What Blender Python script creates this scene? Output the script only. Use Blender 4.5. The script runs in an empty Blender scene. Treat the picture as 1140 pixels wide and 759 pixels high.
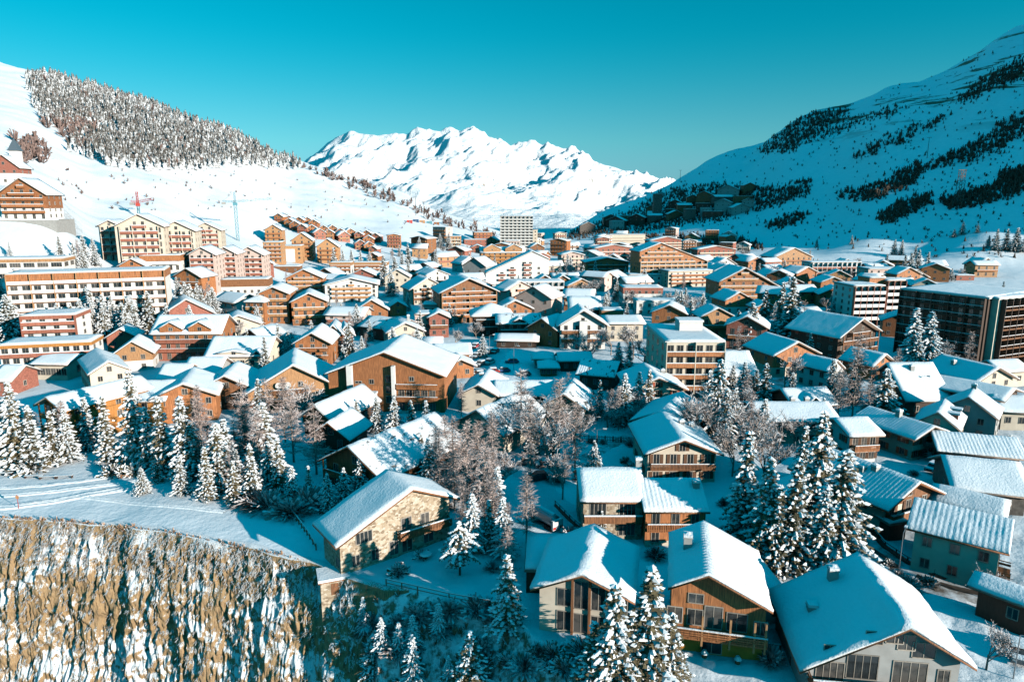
import bpy, math, random
import numpy as np
from mathutils import Vector, Matrix
random.seed(7)
R = math.radians
scene = bpy.context.scene
COL = scene.collection
# ------------------------------------------------------------------ camera
F = 760.0; CX = 570.0; CY = 379.5; PIT = R(11.5); HC = 48.0
cp, sp = math.cos(PIT), math.sin(PIT)
cam_d = bpy.data.cameras.new('camera'); cam = bpy.data.objects.new('camera', cam_d); COL.objects.link(cam)
cam_d.sensor_width = 36; cam_d.lens = 36*F/1140; cam_d.clip_end = 30000; cam_d.clip_start = 1
cam.location = (0, 0, HC); cam.rotation_euler = (R(90)-PIT, 0, 0)
scene.camera = cam
SUN_A, SUN_E = R(36), R(13.5)      # degrees in front of the right-hand side, elevation
sunv = Vector((math.cos(SUN_A)*math.cos(SUN_E), -math.sin(SUN_A)*math.cos(SUN_E), math.sin(SUN_E)))

def TZ(py):
    v = (py-CY)/F
    return (-sp - v*cp)/(cp - v*sp)
def UU(px, py):
    v = (py-CY)/F
    return ((px-CX)/F)/(cp - v*sp)
def proj(p):
    d = p[1]*cp - (p[2]-HC)*sp; up = p[1]*sp + (p[2]-HC)*cp
    return CX + F*p[0]/d, CY - F*up/d

# ------------------------------------------------------------------ noise
def _h(ix, iy, s):
    n = (ix.astype(np.int64)*374761393 + iy.astype(np.int64)*668265263 + s*982451653) & 0xffffffff
    n = ((n ^ (n >> 13))*1274126177) & 0xffffffff
    return ((n ^ (n >> 16)) & 0xffff)/65535.0
def vnoise(x, y, s=0):
    ix = np.floor(x); iy = np.floor(y); fx = x-ix; fy = y-iy
    fx = fx*fx*(3-2*fx); fy = fy*fy*(3-2*fy)
    ix = ix.astype(np.int64); iy = iy.astype(np.int64)
    a = _h(ix, iy, s); b = _h(ix+1, iy, s); c = _h(ix, iy+1, s); d = _h(ix+1, iy+1, s)
    return (a*(1-fx)+b*fx)*(1-fy)+(c*(1-fx)+d*fx)*fy - 0.5
def fbm(x, y, o=4, s=0):
    r = 0; a = 1.0
    for i in range(o):
        r = r + a*vnoise(x*(2**i), y*(2**i), s+i*17); a *= .5
    return r
def ridged(x, y, o=5, s=0):
    r = 0; a = 1.0
    for i in range(o):
        r = r + a*(.5-np.abs(vnoise(x*(2**i)+i*3.1, y*(2**i)+i*7.7, s+i*31)*2)); a *= .52
    return r
def sst(x, a, b):
    t = np.clip((x-a)/(b-a), 0, 1); return t*t*(3-2*t)

# ------------------------------------------------------------------ terrain height
SKY = [(-200,20),(-60,48),(0,64),(50,75),(100,90),(150,103),(200,120),(250,141),(300,164),(340,178),(400,197),(450,216),(500,237),(545,251),
       (580,263),(612,261),(640,248),(680,232),(720,212),(745,200),(780,183),(820,165),(850,149),(890,126),(905,121),(945,117),(1000,92),(1040,70),(1080,45),(1110,33),(1140,26),(1250,-20),(1330,-50)]
sk_u = np.array([UU(a, b) for a, b in SKY]); sk_t = np.array([TZ(b) for a, b in SKY])
def rz(px, Y):
    u = UU(px, 200); return HC + Y*float(np.interp(u, sk_u, sk_t))
COLS = []
def colm(px, knots, Yr, u=None, zr=None):
    uu = UU(px, 230) if u is None else u
    z = rz(px, Yr) if zr is None else zr
    ks = knots + [(Yr, z), (Yr+160, z-30), (Yr+900, z-330 if z > 150 else -300), (9000, -700)]
    COLS.append((uu, np.array([k[0] for k in ks], float), np.array([k[1] for k in ks], float)))
colm(0, [(0,0),(222,0),(300,42),(330,46),(430,75)], 1100, u=-4, zr=350)
colm(0, [(0,0),(222,0),(300,42),(330,46),(430,75)], 1100, u=-1.1, zr=350)
colm(0, [(0,0),(222,0),(296,44),(320,45),(430,75)], 1100)
colm(50, [(0,0),(222,0),(296,40),(320,44),(430,62)], 1080)
colm(100, [(0,0),(232,0),(300,24),(340,25),(440,42)], 1060)
colm(170, [(0,0),(250,1),(300,23),(345,24),(460,37)], 1030)
colm(240, [(0,0),(265,1),(322,11),(350,12),(500,28)], 1000)
colm(330, [(0,0),(400,0),(500,8),(560,19),(650,28)], 980)
colm(430, [(0,0),(480,0),(560,6),(640,18),(740,32)], 950)
colm(500, [(0,0),(560,0),(620,3),(720,14),(800,22)], 920)
colm(545, [(0,0),(560,0),(650,0),(760,6),(840,12)], 910)
colm(580, [(0,0),(560,0),(650,0),(760,0),(840,0)], 930, zr=0)
colm(612, [(0,0),(560,0),(650,0),(760,0),(900,-1)], 1150)
colm(700, [(0,0),(560,0),(650,0),(760,0),(860,0)], 1200)
colm(820, [(0,0),(560,0),(650,0),(760,2),(900,38)], 1200)
colm(900, [(0,0),(500,0),(640,2),(760,26),(900,85)], 1180)
colm(1000, [(0,0),(450,0),(570,1),(700,52),(880,150)], 1130)
colm(1140, [(0,0),(400,0),(500,1),(640,62),(830,185)], 1080)
colm(1300, [(0,0),(380,0),(470,0),(620,70),(820,220)], 1040)
colm(0, [(0,0),(380,0),(480,0),(620,70),(820,240)], 1000, u=1.25, zr=380)
colm(0, [(0,0),(280,0),(400,0),(520,70),(650,200)], 800, u=2.0, zr=400)
colm(0, [(0,0),(180,0),(260,0),(320,70),(400,200)], 500, u=4.0, zr=300)
cu = np.array([c[0] for c in COLS])
def u2w(u): return np.arcsinh(u*2.0)
LU = np.linspace(u2w(-3.99), u2w(3.99), 700); LY = np.linspace(math.log(5), math.log(8000), 700)
def _lut():
    uu = np.sinh(LU)/2.0; YY = np.exp(LY)
    P = np.array([np.interp(YY, ky, kz) for c, ky, kz in COLS])        # col x Y
    k = np.clip(np.searchsorted(cu, uu)-1, 0, len(cu)-2); t = np.clip((uu-cu[k])/(cu[k+1]-cu[k]), 0, 1); t = t*t*(3-2*t)
    A = (P[k]*(1-t)[:, None]+P[k+1]*t[:, None]).T                        # Y x u
    def blur(A, n, ax):
        ker = np.hanning(n+2)[1:-1]; ker /= ker.sum(); A = np.moveaxis(A, ax, -1); h = n//2
        Pd = np.concatenate([np.repeat(A[..., :1], h, -1), A, np.repeat(A[..., -1:], h, -1)], -1)
        B = sum(ker[i]*Pd[..., i:i+A.shape[-1]] for i in range(n)); return np.moveaxis(B, -1, ax)
    A = blur(A, 19, 1); A = blur(A, 11, 0); return A
LUT = _lut()
def g0(px, py):
    t = TZ(py); Y = -HC/t; return UU(px, py)*Y, Y
_e = [g0(-150,568),g0(0,576),g0(60,580),g0(120,584),g0(180,593),g0(240,605),g0(300,617),g0(345,625),g0(385,642),g0(430,656),g0(480,660),g0(540,672),g0(590,705),g0(620,728),g0(650,760)]
EX = np.array([p[0] for p in _e]+[14, 24, 40, 80]); EY = np.array([p[1] for p in _e]+[57.5, 53, 46, 38])
def Hgt(X, Y):
    X = np.atleast_1d(np.asarray(X, float)); Y = np.atleast_1d(np.asarray(Y, float))
    Yc = np.maximum(Y, 5.0); u = np.clip(X/Yc, -3.99, 3.99)
    a_ = (u2w(u)-LU[0])/(LU[1]-LU[0]); b_ = np.clip((np.log(Yc)-LY[0])/(LY[1]-LY[0]), 0, len(LY)-1.001)
    a_ = np.clip(a_, 0, len(LU)-1.001); ia = a_.astype(int); ib = b_.astype(int); fa = a_-ia; fb = b_-ib
    z = (LUT[ib, ia]*(1-fa)+LUT[ib, ia+1]*fa)*(1-fb)+(LUT[ib+1, ia]*(1-fa)+LUT[ib+1, ia+1]*fa)*fb
    z = np.where(Y < 5, 0, z)
    # added high ground, unseen on the right, shaped to keep the sun off the right-hand slope
    n = .588*X+.809*Y; s = .809*X-.588*Y
    n = n + 22*fbm(s/200, n/200+5, 3, 9)
    bl = 950*sst(n, 810, 900)*(1-sst(n, 1330, 1470))*sst(s, 480, 1000)*(1-sst(s, 1500, 2400))
    bl = np.maximum(bl, 195*sst(n, 648, 700)*(1+1.2*sst(n, 800, 920))*(1-sst(n, 1000, 1300))*sst(s, 330, 460)*(1-sst(s, 560, 900)))
    z = np.where(bl > .5, np.maximum(z, bl), z)
    up = sst(z, 3, 60)
    z = z + up*(7*fbm(X/120, Y/120, 4, 3) + 3.2*fbm(X/42, Y/42, 3, 13) + 1.5*fbm(X/18, Y/18, 3, 5)) + (.35*fbm(X/9, Y/9, 3, 8) + .38*fbm(X/3.2, Y/3.2, 3, 88)*(1-sst(Y, 160, 260))*sst(X, -30, -5))*sst(Y, 20, 60)
    # gullies and benches on the shaded slope
    z = z + sst(z, 30, 90)*sst(X/Yc, .2, .4)*10*fbm((X*.55-Y*.8)/60, (X*.8+Y*.55)/260, 4, 71)
    # drop below the plateau edge
    ye = np.interp(X, EX, EY); dd = np.maximum(ye-Y, 0)
    st = np.interp(X, [-24, -16.5, -8, 8, 40], [14, 2.0, 1.2, .9, .8])
    lim = np.interp(X, [-25, -16, 0, 40], [85, 45, 30, 25])
    q = dd*st
    z = z - lim*(1-np.exp(-q/lim))*(1+.0*X)
    z = z + sst(dd, .5, 4)*np.interp(X, [-26, -20, 5, 15], [0, 1.2, .6, 0])*fbm(X/3, Y/3, 3, 21)
    return z
def hit(px, py, h=0.0, Ymin=30, Ymax=2600):
    u = UU(px, py); t = TZ(py)
    Y = np.geomspace(Ymin, Ymax, 150)
    dz = HC + t*Y - (Hgt(u*Y, Y)+h)
    i = np.argmax(dz <= 0)
    if dz[i] > 0: return None
    if i > 0:
        Y = np.linspace(Y[i-1], Y[i], 16); dz = HC + t*Y - (Hgt(u*Y, Y)+h); i = np.argmax(dz <= 0)
    if i > 0:
        a, b = Y[i-1], Y[i]; f = dz[i-1]/(dz[i-1]-dz[i]); y = a+(b-a)*f
    else: y = Y[0]
    return Vector((u*y, y, HC+t*y-h))
def hits(PX, PY, Ymin=60, Ymax=2600):
    out = []
    for c in range(0, len(PX), 400):
        px = np.array(PX[c:c+400]); py = np.array(PY[c:c+400]); v = (py-CY)/F
        u = ((px-CX)/F)/(cp-v*sp); t = (-sp-v*cp)/(cp-v*sp); n = len(px)
        Y = np.repeat(np.geomspace(Ymin, Ymax, 150)[None], n, 0)
        for st in range(2):
            dz = (HC+t[:, None]*Y) - Hgt((u[:, None]*Y).ravel(), Y.ravel()).reshape(Y.shape)
            m_ = dz <= 0; i = np.argmax(m_, 1)
            if st == 0: ok = m_.any(1); i = np.maximum(i, 1)
            else: i = np.where(m_.any(1), np.maximum(i, 1), Y.shape[1]-1)
            a = Y[np.arange(n), i-1]; b = Y[np.arange(n), i]
            Y = a[:, None]+(b-a)[:, None]*np.linspace(0, 1, 14)[None]
        y = (a+b)/2
        for k in range(n): out.append(Vector((u[k]*y[k], y[k], HC+t[k]*y[k])) if ok[k] else None)
    return out
def dep(p): return p[1]*cp - (p[2]-HC)*sp
def mpp(p): return dep(p)/F

# ------------------------------------------------------------------ materials
MATS = {}
def newmat(name):
    m = bpy.data.materials.new(name); m.use_nodes = True; MATS[name] = m
    nt = m.node_tree; b = nt.nodes['Principled BSDF']
    return m, nt, b
def N(nt, t, **kw):
    n = nt.nodes.new(t)
    for k, v in kw.items(): setattr(n, k, v)
    return n
def ramp(nt, fac, stops, interp='LINEAR'):
    r = N(nt, 'ShaderNodeValToRGB'); r.color_ramp.interpolation = interp
    while len(r.color_ramp.elements) < len(stops): r.color_ramp.elements.new(.5)
    for e, (p, c) in zip(r.color_ramp.elements, stops):
        e.position = p; e.color = (c[0], c[1], c[2], 1)
    nt.links.new(fac, r.inputs[0]); return r.outputs[0]
def noise(nt, vec, scale, detail=4, rough=.55, out=0):
    n = N(nt, 'ShaderNodeTexNoise'); n.inputs['Scale'].default_value = scale; n.inputs['Detail'].default_value = detail
    n.inputs['Roughness'].default_value = rough
    if vec is not None: nt.links.new(vec, n.inputs['Vector'])
    return n.outputs[out]
def bump(nt, b, h, strength=.3, dist=.1):
    n = N(nt, 'ShaderNodeBump'); n.inputs['Strength'].default_value = strength; n.inputs['Distance'].default_value = dist
    nt.links.new(h, n.inputs['Height']); nt.links.new(n.outputs[0], b.inputs['Normal']); return n
def coord(nt, scale=(1,1,1), kind='Object'):
    t = N(nt, 'ShaderNodeTexCoord'); m = N(nt, 'ShaderNodeMapping'); m.inputs['Scale'].default_value = scale
    nt.links.new(t.outputs[kind], m.inputs[0]); return m.outputs[0]
def simple(name, c, rough=.7, var=.25, sc=3.0, stretch=(1,1,1), metal=0, bmp=.15, rnd=0.0):
    m, nt, b = newmat(name)
    v = coord(nt, stretch)
    f = noise(nt, v, sc, 5)
    lo = [x*(1-var) for x in c]; hi = [min(1, x*(1+var)) for x in c]
    col = ramp(nt, f, [(.3, lo), (.7, hi)])
    if rnd:
        oi = N(nt, 'ShaderNodeObjectInfo'); hs = N(nt, 'ShaderNodeHueSaturation')
        mr = N(nt, 'ShaderNodeMapRange'); mr.inputs[3].default_value = 1-rnd; mr.inputs[4].default_value = 1+rnd
        nt.links.new(oi.outputs['Random'], mr.inputs[0]); nt.links.new(mr.outputs[0], hs.inputs['Value'])
        nt.links.new(col, hs.inputs['Color']); col = hs.outputs[0]
    nt.links.new(col, b.inputs['Base Color'])
    b.inputs['Roughness'].default_value = rough; b.inputs['Metallic'].default_value = metal
    if bmp: bump(nt, b, f, bmp, .05)
    return m
def snowmat(name, c=(.86,.875,.89), big=.08, small=.9, b1=.35, dist=.5):
    m, nt, b = newmat(name)
    v = coord(nt)
    n1 = noise(nt, v, big, 6, .6); n2 = noise(nt, v, small, 4, .6)
    mx = N(nt, 'ShaderNodeMath', operation='ADD'); nt.links.new(n1, mx.inputs[0]); nt.links.new(n2, mx.inputs[1])
    col = ramp(nt, n2, [(.25, [x*.95 for x in c]), (.7, c)])
    nt.links.new(col, b.inputs['Base Color']); b.inputs['Roughness'].default_value = .75
    b.inputs['Specular IOR Level'].default_value = .25
    bump(nt, b, mx.outputs[0], b1, dist)
    return m
def snowy(name, dark, snow=(.84,.855,.87), nz=(.35, .62), sc=2.0, var=.35, rough=.8, nsc=.45):
    """dark surface with snow lying on what faces up"""
    m, nt, b = newmat(name)
    v = coord(nt); g = N(nt, 'ShaderNodeNewGeometry'); s = N(nt, 'ShaderNodeSeparateXYZ'); nt.links.new(g.outputs['Normal'], s.inputs[0])
    n = noise(nt, v, sc, 5, .6)
    a = N(nt, 'ShaderNodeMath', operation='MULTIPLY_ADD'); a.inputs[1].default_value = nsc*2; nt.links.new(n, a.inputs[0])
    sb = N(nt, 'ShaderNodeMath', operation='SUBTRACT'); sb.inputs[1].default_value = nsc
    nt.links.new(s.outputs[2], a.inputs[2]); nt.links.new(a.outputs[0], sb.inputs[0])
    mr = N(nt, 'ShaderNodeMapRange'); mr.inputs[1].default_value = nz[0]; mr.inputs[2].default_value = nz[1]; nt.links.new(sb.outputs[0], mr.inputs[0])
    dc = ramp(nt, noise(nt, v, sc*2.3, 4), [(.3, [x*(1-var) for x in dark]), (.7, [x*(1+var) for x in dark])])
    mx = N(nt, 'ShaderNodeMix', data_type='RGBA'); nt.links.new(mr.outputs[0], mx.inputs[0]); nt.links.new(dc, mx.inputs[6]); mx.inputs[7].default_value = (*snow, 1)
    nt.links.new(mx.outputs[2], b.inputs['Base Color']); b.inputs['Roughness'].default_value = rough
    return m
snowmat('snow'); snowmat('roof_snow', (.87,.885,.9), .6, 3.2, .6, .16); snowmat('packed_snow', (.70,.73,.76), .3, 2.0, .8, .25)
simple('timber_orange', (.40,.155,.06), .65, .55, 2.2, (4,4,.3), rnd=.18)
simple('timber_light', (.50,.26,.12), .65, .45, 2.2, (3.5,3.5,.35), rnd=.15)
simple('timber_brown', (.25,.105,.045), .7, .5, 2.2, (3.5,3.5,.35), rnd=.15)
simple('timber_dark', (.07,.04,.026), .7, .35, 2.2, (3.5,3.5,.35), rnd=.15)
simple('timber_red', (.38,.135,.085), .65, .3, 2.2, (3.5,3.5,.35), rnd=.12)
simple('timber_yellow', (.48,.20,.05), .6, .3, 2.2, (3.5,3.5,.35), rnd=.1)
simple('plaster_cream', (.68,.58,.46), .85, .1, .7, rnd=.06)
simple('plaster_white', (.78,.75,.71), .85, .08, .7, rnd=.05)
simple('plaster_pink', (.68,.50,.43), .85, .12, .7, rnd=.05)
simple('plaster_grey', (.42,.41,.39), .85, .12, .7, rnd=.05)
simple('plaster_yellow', (.66,.27,.04), .85, .12, .7)
simple('brick_red', (.36,.13,.09), .85, .3, 2.5)
simple('concrete', (.36,.35,.33), .85, .15, 1.2)
simple('eave_board', (.30,.22,.17), .7, .25, 2.0, rnd=.2)
simple('metal_grey', (.30,.31,.32), .4, .1, 3, metal=.7)
simple('crane_white', (.10,.30,.36), .5, .1, 3)
simple('crane_red', (.55,.07,.05), .5, .1, 3)
simple('tyre', (.02,.02,.02), .8, .2, 6)
simple('shutter_brown', (.15,.07,.035), .7, .25, 5, rnd=.2)
simple('shutter_red', (.42,.10,.05), .7, .25, 5)
simple('window_frame', (.42,.36,.30), .6, .15, 4, rnd=.3)
simple('curtain', (.62,.60,.56), .9, .1, 4, rnd=.2)
simple('bark', (.10,.065,.045), .9, .4, 4, (1,1,.3))
simple('pale_bark', (.34,.27,.23), .9, .35, 4, (1,1,.3))
simple('stone_dark', (.16,.13,.11), .9, .4, 1.5)
for n_, c_ in (('paint_white', (.7,.7,.7)), ('paint_grey', (.12,.13,.14)), ('paint_black', (.025,.025,.03)), ('paint_red', (.45,.04,.03)), ('paint_blue', (.04,.1,.22))):
    simple(n_, c_, .3, .05, 3, bmp=0)
m, nt, b = newmat('glass')
f = noise(nt, coord(nt), .9, 3)
oi = N(nt, 'ShaderNodeObjectInfo')
ad = N(nt, 'ShaderNodeMath', operation='MULTIPLY_ADD'); ad.inputs[1].default_value = .5; nt.links.new(oi.outputs['Random'], ad.inputs[0]); nt.links.new(f, ad.inputs[2])
nt.links.new(ramp(nt, ad.outputs[0], [(.35, (.012,.016,.018)), (.75, (.035,.04,.042)), (.98, (.12,.11,.10))]), b.inputs['Base Color'])
b.inputs['Roughness'].default_value = .12; b.inputs['Specular IOR Level'].default_value = .6
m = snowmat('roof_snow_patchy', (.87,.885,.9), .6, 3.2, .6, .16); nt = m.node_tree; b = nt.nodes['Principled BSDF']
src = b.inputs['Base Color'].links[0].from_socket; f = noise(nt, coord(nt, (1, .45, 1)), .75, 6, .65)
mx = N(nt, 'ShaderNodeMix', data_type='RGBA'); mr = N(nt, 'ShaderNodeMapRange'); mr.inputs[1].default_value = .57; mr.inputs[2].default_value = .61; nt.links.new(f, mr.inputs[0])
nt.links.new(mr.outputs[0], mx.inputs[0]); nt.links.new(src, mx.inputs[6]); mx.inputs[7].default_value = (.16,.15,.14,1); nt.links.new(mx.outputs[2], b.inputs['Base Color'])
# stone masonry
m, nt, b = newmat('stone')
v = coord(nt, (1,1,1.3)); vo = N(nt, 'ShaderNodeTexVoronoi'); vo.inputs['Scale'].default_value = 2.6; nt.links.new(v, vo.inputs['Vector'])
vd = N(nt, 'ShaderNodeTexVoronoi', feature='DISTANCE_TO_EDGE'); vd.inputs['Scale'].default_value = 2.6; nt.links.new(v, vd.inputs['Vector'])
sx = N(nt, 'ShaderNodeSeparateXYZ'); nt.links.new(vo.outputs['Color'], sx.inputs[0])
cc = ramp(nt, sx.outputs[0], [(0, (.22,.155,.10)), (.35, (.40,.30,.20)), (.7, (.52,.42,.31)), (1, (.60,.53,.43))])
mr = N(nt, 'ShaderNodeMapRange'); mr.inputs[2].default_value = .05; nt.links.new(vd.outputs[0], mr.inputs[0])
mx = N(nt, 'ShaderNodeMix', data_type='RGBA'); nt.links.new(mr.outputs[0], mx.inputs[0]); mx.inputs[6].default_value = (.42,.34,.26,1); nt.links.new(cc, mx.inputs[7])
nt.links.new(mx.outputs[2], b.inputs['Base Color']); b.inputs['Roughness'].default_value = .9; bump(nt, b, mr.outputs[0], .5, .05)
# trees
def needle(name, a, bcol, rnd=.3):
    m, nt, b = newmat(name)
    f = noise(nt, coord(nt), 1.3, 4)
    oi = N(nt, 'ShaderNodeObjectInfo'); ad = N(nt, 'ShaderNodeMath', operation='MULTIPLY_ADD'); ad.inputs[1].default_value = .35
    nt.links.new(oi.outputs['Random'], ad.inputs[0]); nt.links.new(f, ad.inputs[2])
    nt.links.new(ramp(nt, ad.outputs[0], [(.35, a), (.95, bcol)]), b.inputs['Base Color']); b.inputs['Roughness'].default_value = .8
needle('needles', (.055,.055,.032), (.21,.155,.075))
needle('twigs', (.20,.135,.115), (.52,.40,.36))
needle('frost', (.72,.66,.66), (.86,.84,.85))
needle('frost_pink', (.50,.36,.31), (.78,.66,.63))
simple('needle_snow', (.86,.875,.89), .8, .04, 3, bmp=0)
snowy('forest_green', (.085,.072,.058), nz=(.22,.52), sc=.55, nsc=.5)
snowy('forest_dark', (.075,.052,.034), nz=(.75,1.1), sc=.5, nsc=.3)
snowy('forest_twig', (.20,.13,.11), (.70,.62,.60), nz=(.2,.7), sc=.6, nsc=.5)
snowy('scrub', (.36,.20,.11), nz=(.05,.55), sc=2.5, nsc=.6)
snowy('cliff_tuft', (.30,.175,.09), nz=(.55,1.0), sc=2.5, nsc=.5)

# ------------------------------------------------------------------ mesh helpers
class MB:
    def __init__(s): s.v = []; s.f = []; s.m = []
    def add(s, vs, fs, mi=0):
        o = len(s.v); s.v.extend(vs); s.f.extend([tuple(i+o for i in f) for f in fs]); s.m.extend([mi]*len(fs))
    def box(s, x0, x1, y0, y1, z0, z1, mi=0):
        s.add([(x0,y0,z0),(x1,y0,z0),(x1,y1,z0),(x0,y1,z0),(x0,y0,z1),(x1,y0,z1),(x1,y1,z1),(x0,y1,z1)],
              [(0,3,2,1),(4,5,6,7),(0,1,5,4),(1,2,6,5),(2,3,7,6),(3,0,4,7)], mi)
    def prism(s, prof, b0, b1, side=False, mi=0):
        """prof: (a,z) loop, extruded along b"""
        n = len(prof)
        if side: vs = [(b0, a, z) for a, z in prof]+[(b1, a, z) for a, z in prof]
        else: vs = [(a, b0, z) for a, z in prof]+[(a, b1, z) for a, z in prof]
        fs = [tuple(range(n)), tuple(range(2*n-1, n-1, -1))]+[(i, n+i, n+(i+1) % n, (i+1) % n) for i in range(n)]
        s.add(vs, fs, mi)
    def tube(s, p, q, r0, r1, n=5, mi=0):
        p = Vector(p); q = Vector(q); d = (q-p)
        if d.length < 1e-6: return
        d.normalize(); a = d.orthogonal().normalized(); c = d.cross(a); vs = []
        for (o, r) in ((p, r0), (q, r1)):
            for i in range(n):
                t = 2*math.pi*i/n; vs.append(tuple(o+a*(r*math.cos(t))+c*(r*math.sin(t))))
        fs = [(i, (i+1) % n, n+(i+1) % n, n+i) for i in range(n)]+[tuple(range(n-1, -1, -1)), tuple(range(n, 2*n))]
        s.add(vs, fs, mi)
    def mesh(s, name, mats, smooth=False, fixn=False):
        me = bpy.data.meshes.new(name); me.from_pydata(s.v, [], s.f)
        for k in mats: me.materials.append(MATS[k])
        if len(mats) > 1: me.polygons.foreach_set('material_index', s.m)
        if smooth: me.polygons.foreach_set('use_smooth', [True]*len(me.polygons))
        me.update()
        if fixn:
            import bmesh
            bm = bmesh.new(); bm.from_mesh(me); bmesh.ops.recalc_face_normals(bm, faces=bm.faces); bm.to_mesh(me); bm.free()
        return me
    def build(s, name, mats, parent=None, smooth=False, fixn=False, loc=None):
        if isinstance(mats, str): mats = [mats]
        return mkobj(name, s.mesh(name, mats, smooth, fixn), parent, loc)
def mkobj(name, me, parent=None, loc=None, rz_=0, sc=None):
    o = bpy.data.objects.new(name, me); COL.objects.link(o)
    if parent is not None: o.parent = parent
    if loc is not None: o.location = loc
    if rz_: o.rotation_euler[2] = rz_
    if sc is not None: o.scale = sc
    return o
def tag(o, label=None, cat=None, group=None, kind=None):
    if label: o['label'] = label
    if cat: o['category'] = cat
    if group: o['group'] = group
    if kind: o['kind'] = kind
    return o
def empty(name, loc, rz_=0):
    o = bpy.data.objects.new(name, None); COL.objects.link(o); o.location = loc; o.rotation_euler[2] = rz_
    o.empty_display_size = .5
    return o
def copy_tree(o, parent=None):
    c = o.copy(); COL.objects.link(c); c.parent = parent
    for ch in list(o.children): copy_tree(ch, c)
    return c
LMK = []      # landmarks (short noun phrase, px, py)
AUTO = []     # (object, description, px, py) labelled at the end
def npmesh(name, V, Q, mats, smooth=True):
    me = bpy.data.meshes.new(name)
    me.vertices.add(len(V)); me.vertices.foreach_set('co', np.asarray(V, np.float32).ravel())
    nq = len(Q); k = Q.shape[1]
    me.loops.add(nq*k); me.loops.foreach_set('vertex_index', Q.astype(np.int32).ravel())
    me.polygons.add(nq); me.polygons.foreach_set('loop_start', np.arange(nq, dtype=np.int32)*k)
    me.update(calc_edges=True)
    if smooth: me.polygons.foreach_set('use_smooth', np.ones(nq, bool))
    for k_ in mats: me.materials.append(MATS[k_])
    return me
# ================================================================== sky, sun
w = bpy.data.worlds.new('World'); scene.world = w; w.use_nodes = True
nt = w.node_tree; bg = nt.nodes['Background']
sky = nt.nodes.new('ShaderNodeTexSky'); sky.sky_type = 'NISHITA'; sky.sun_disc = False
sky.sun_elevation = SUN_E; sky.sun_rotation = math.atan2(sunv.x, sunv.y)
sky.altitude = 1600; sky.air_density = 1.0; sky.dust_density = .3; sky.ozone_density = 1.5
# teal grade of the sky light: red is pulled down and green raised
sp_ = N(nt, 'ShaderNodeSeparateColor'); nt.links.new(sky.outputs[0], sp_.inputs[0])
def mth(op, a, b_, clamp=False):
    n = N(nt, 'ShaderNodeMath', operation=op); n.use_clamp = clamp
    for i, x in enumerate((a, b_)):
        if isinstance(x, (int, float)): n.inputs[i].default_value = x
        else: nt.links.new(x, n.inputs[i])
    return n.outputs[0]
tc = N(nt, 'ShaderNodeTexCoord'); sz_ = N(nt, 'ShaderNodeSeparateXYZ'); nt.links.new(tc.outputs['Generated'], sz_.inputs[0])
el = N(nt, 'ShaderNodeMapRange'); el.interpolation_type = 'SMOOTHSTEP'; el.inputs[1].default_value = .0; el.inputs[2].default_value = .27; el.inputs[3].default_value = 1; el.inputs[4].default_value = 0; nt.links.new(sz_.outputs[2], el.inputs[0])
hf = el.outputs[0]
e2 = N(nt, 'ShaderNodeMapRange'); e2.interpolation_type = 'SMOOTHSTEP'; e2.inputs[1].default_value = .28; e2.inputs[2].default_value = .75; e2.inputs[3].default_value = 0; e2.inputs[4].default_value = 1.25; nt.links.new(sz_.outputs[2], e2.inputs[0])  # extra brightness added to the unseen sky overhead, to lift the shade
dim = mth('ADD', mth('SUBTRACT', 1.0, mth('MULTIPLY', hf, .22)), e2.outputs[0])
b0 = mth('ADD', mth('MULTIPLY', sp_.outputs[2], .86), mth('MULTIPLY', sp_.outputs[1], .50))
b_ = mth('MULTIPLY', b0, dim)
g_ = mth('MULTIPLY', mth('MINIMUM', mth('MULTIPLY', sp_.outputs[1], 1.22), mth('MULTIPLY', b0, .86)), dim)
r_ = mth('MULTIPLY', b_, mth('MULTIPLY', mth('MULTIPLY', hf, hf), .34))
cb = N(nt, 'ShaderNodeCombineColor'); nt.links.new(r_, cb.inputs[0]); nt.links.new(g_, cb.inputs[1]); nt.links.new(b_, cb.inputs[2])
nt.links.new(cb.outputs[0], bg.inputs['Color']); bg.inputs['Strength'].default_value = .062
ld = bpy.data.lights.new('sun', 'SUN'); ld.energy = 4.3; ld.angle = R(.5); ld.color = (1, .93, .84)
sun = bpy.data.objects.new('sun', ld); COL.objects.link(sun); sun.rotation_euler = sunv.to_track_quat('Z', 'Y').to_euler(); sun.location = (0, 0, 300)
vs = scene.view_settings; vs.view_transform = 'Standard'; vs.look = 'None'; vs.gamma = 1; vs.exposure = .72; vs.use_curve_mapping = False
scene.cycles.max_bounces = 5; scene.cycles.diffuse_bounces = 0

# ================================================================== terrain sheet
th = np.concatenate([np.linspace(-180, -56, 70)[:-1], np.linspace(-56, -44, 30)[:-1], np.linspace(-44, 44, 640)[:-1], np.linspace(44, 56, 30)[:-1], np.linspace(56, 180, 90)])
rr = np.concatenate([[.5, 10, 20, 30], np.geomspace(38, 2900, 470), [3600, 4600, 6000]])
TH, RRm = np.meshgrid(np.radians(th), rr)
X = RRm*np.sin(TH); Y = RRm*np.cos(TH)
Z = Hgt(X.ravel(), Y.ravel()).reshape(X.shape)
V = np.stack([X, Y, Z], -1).reshape(-1, 3)
nr, nc = X.shape
I = np.arange(nr*nc).reshape(nr, nc)
Q = np.stack([I[:-1, :-1], I[:-1, 1:], I[1:, 1:], I[1:, :-1]], -1).reshape(-1, 4)[:, ::-1]
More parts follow.
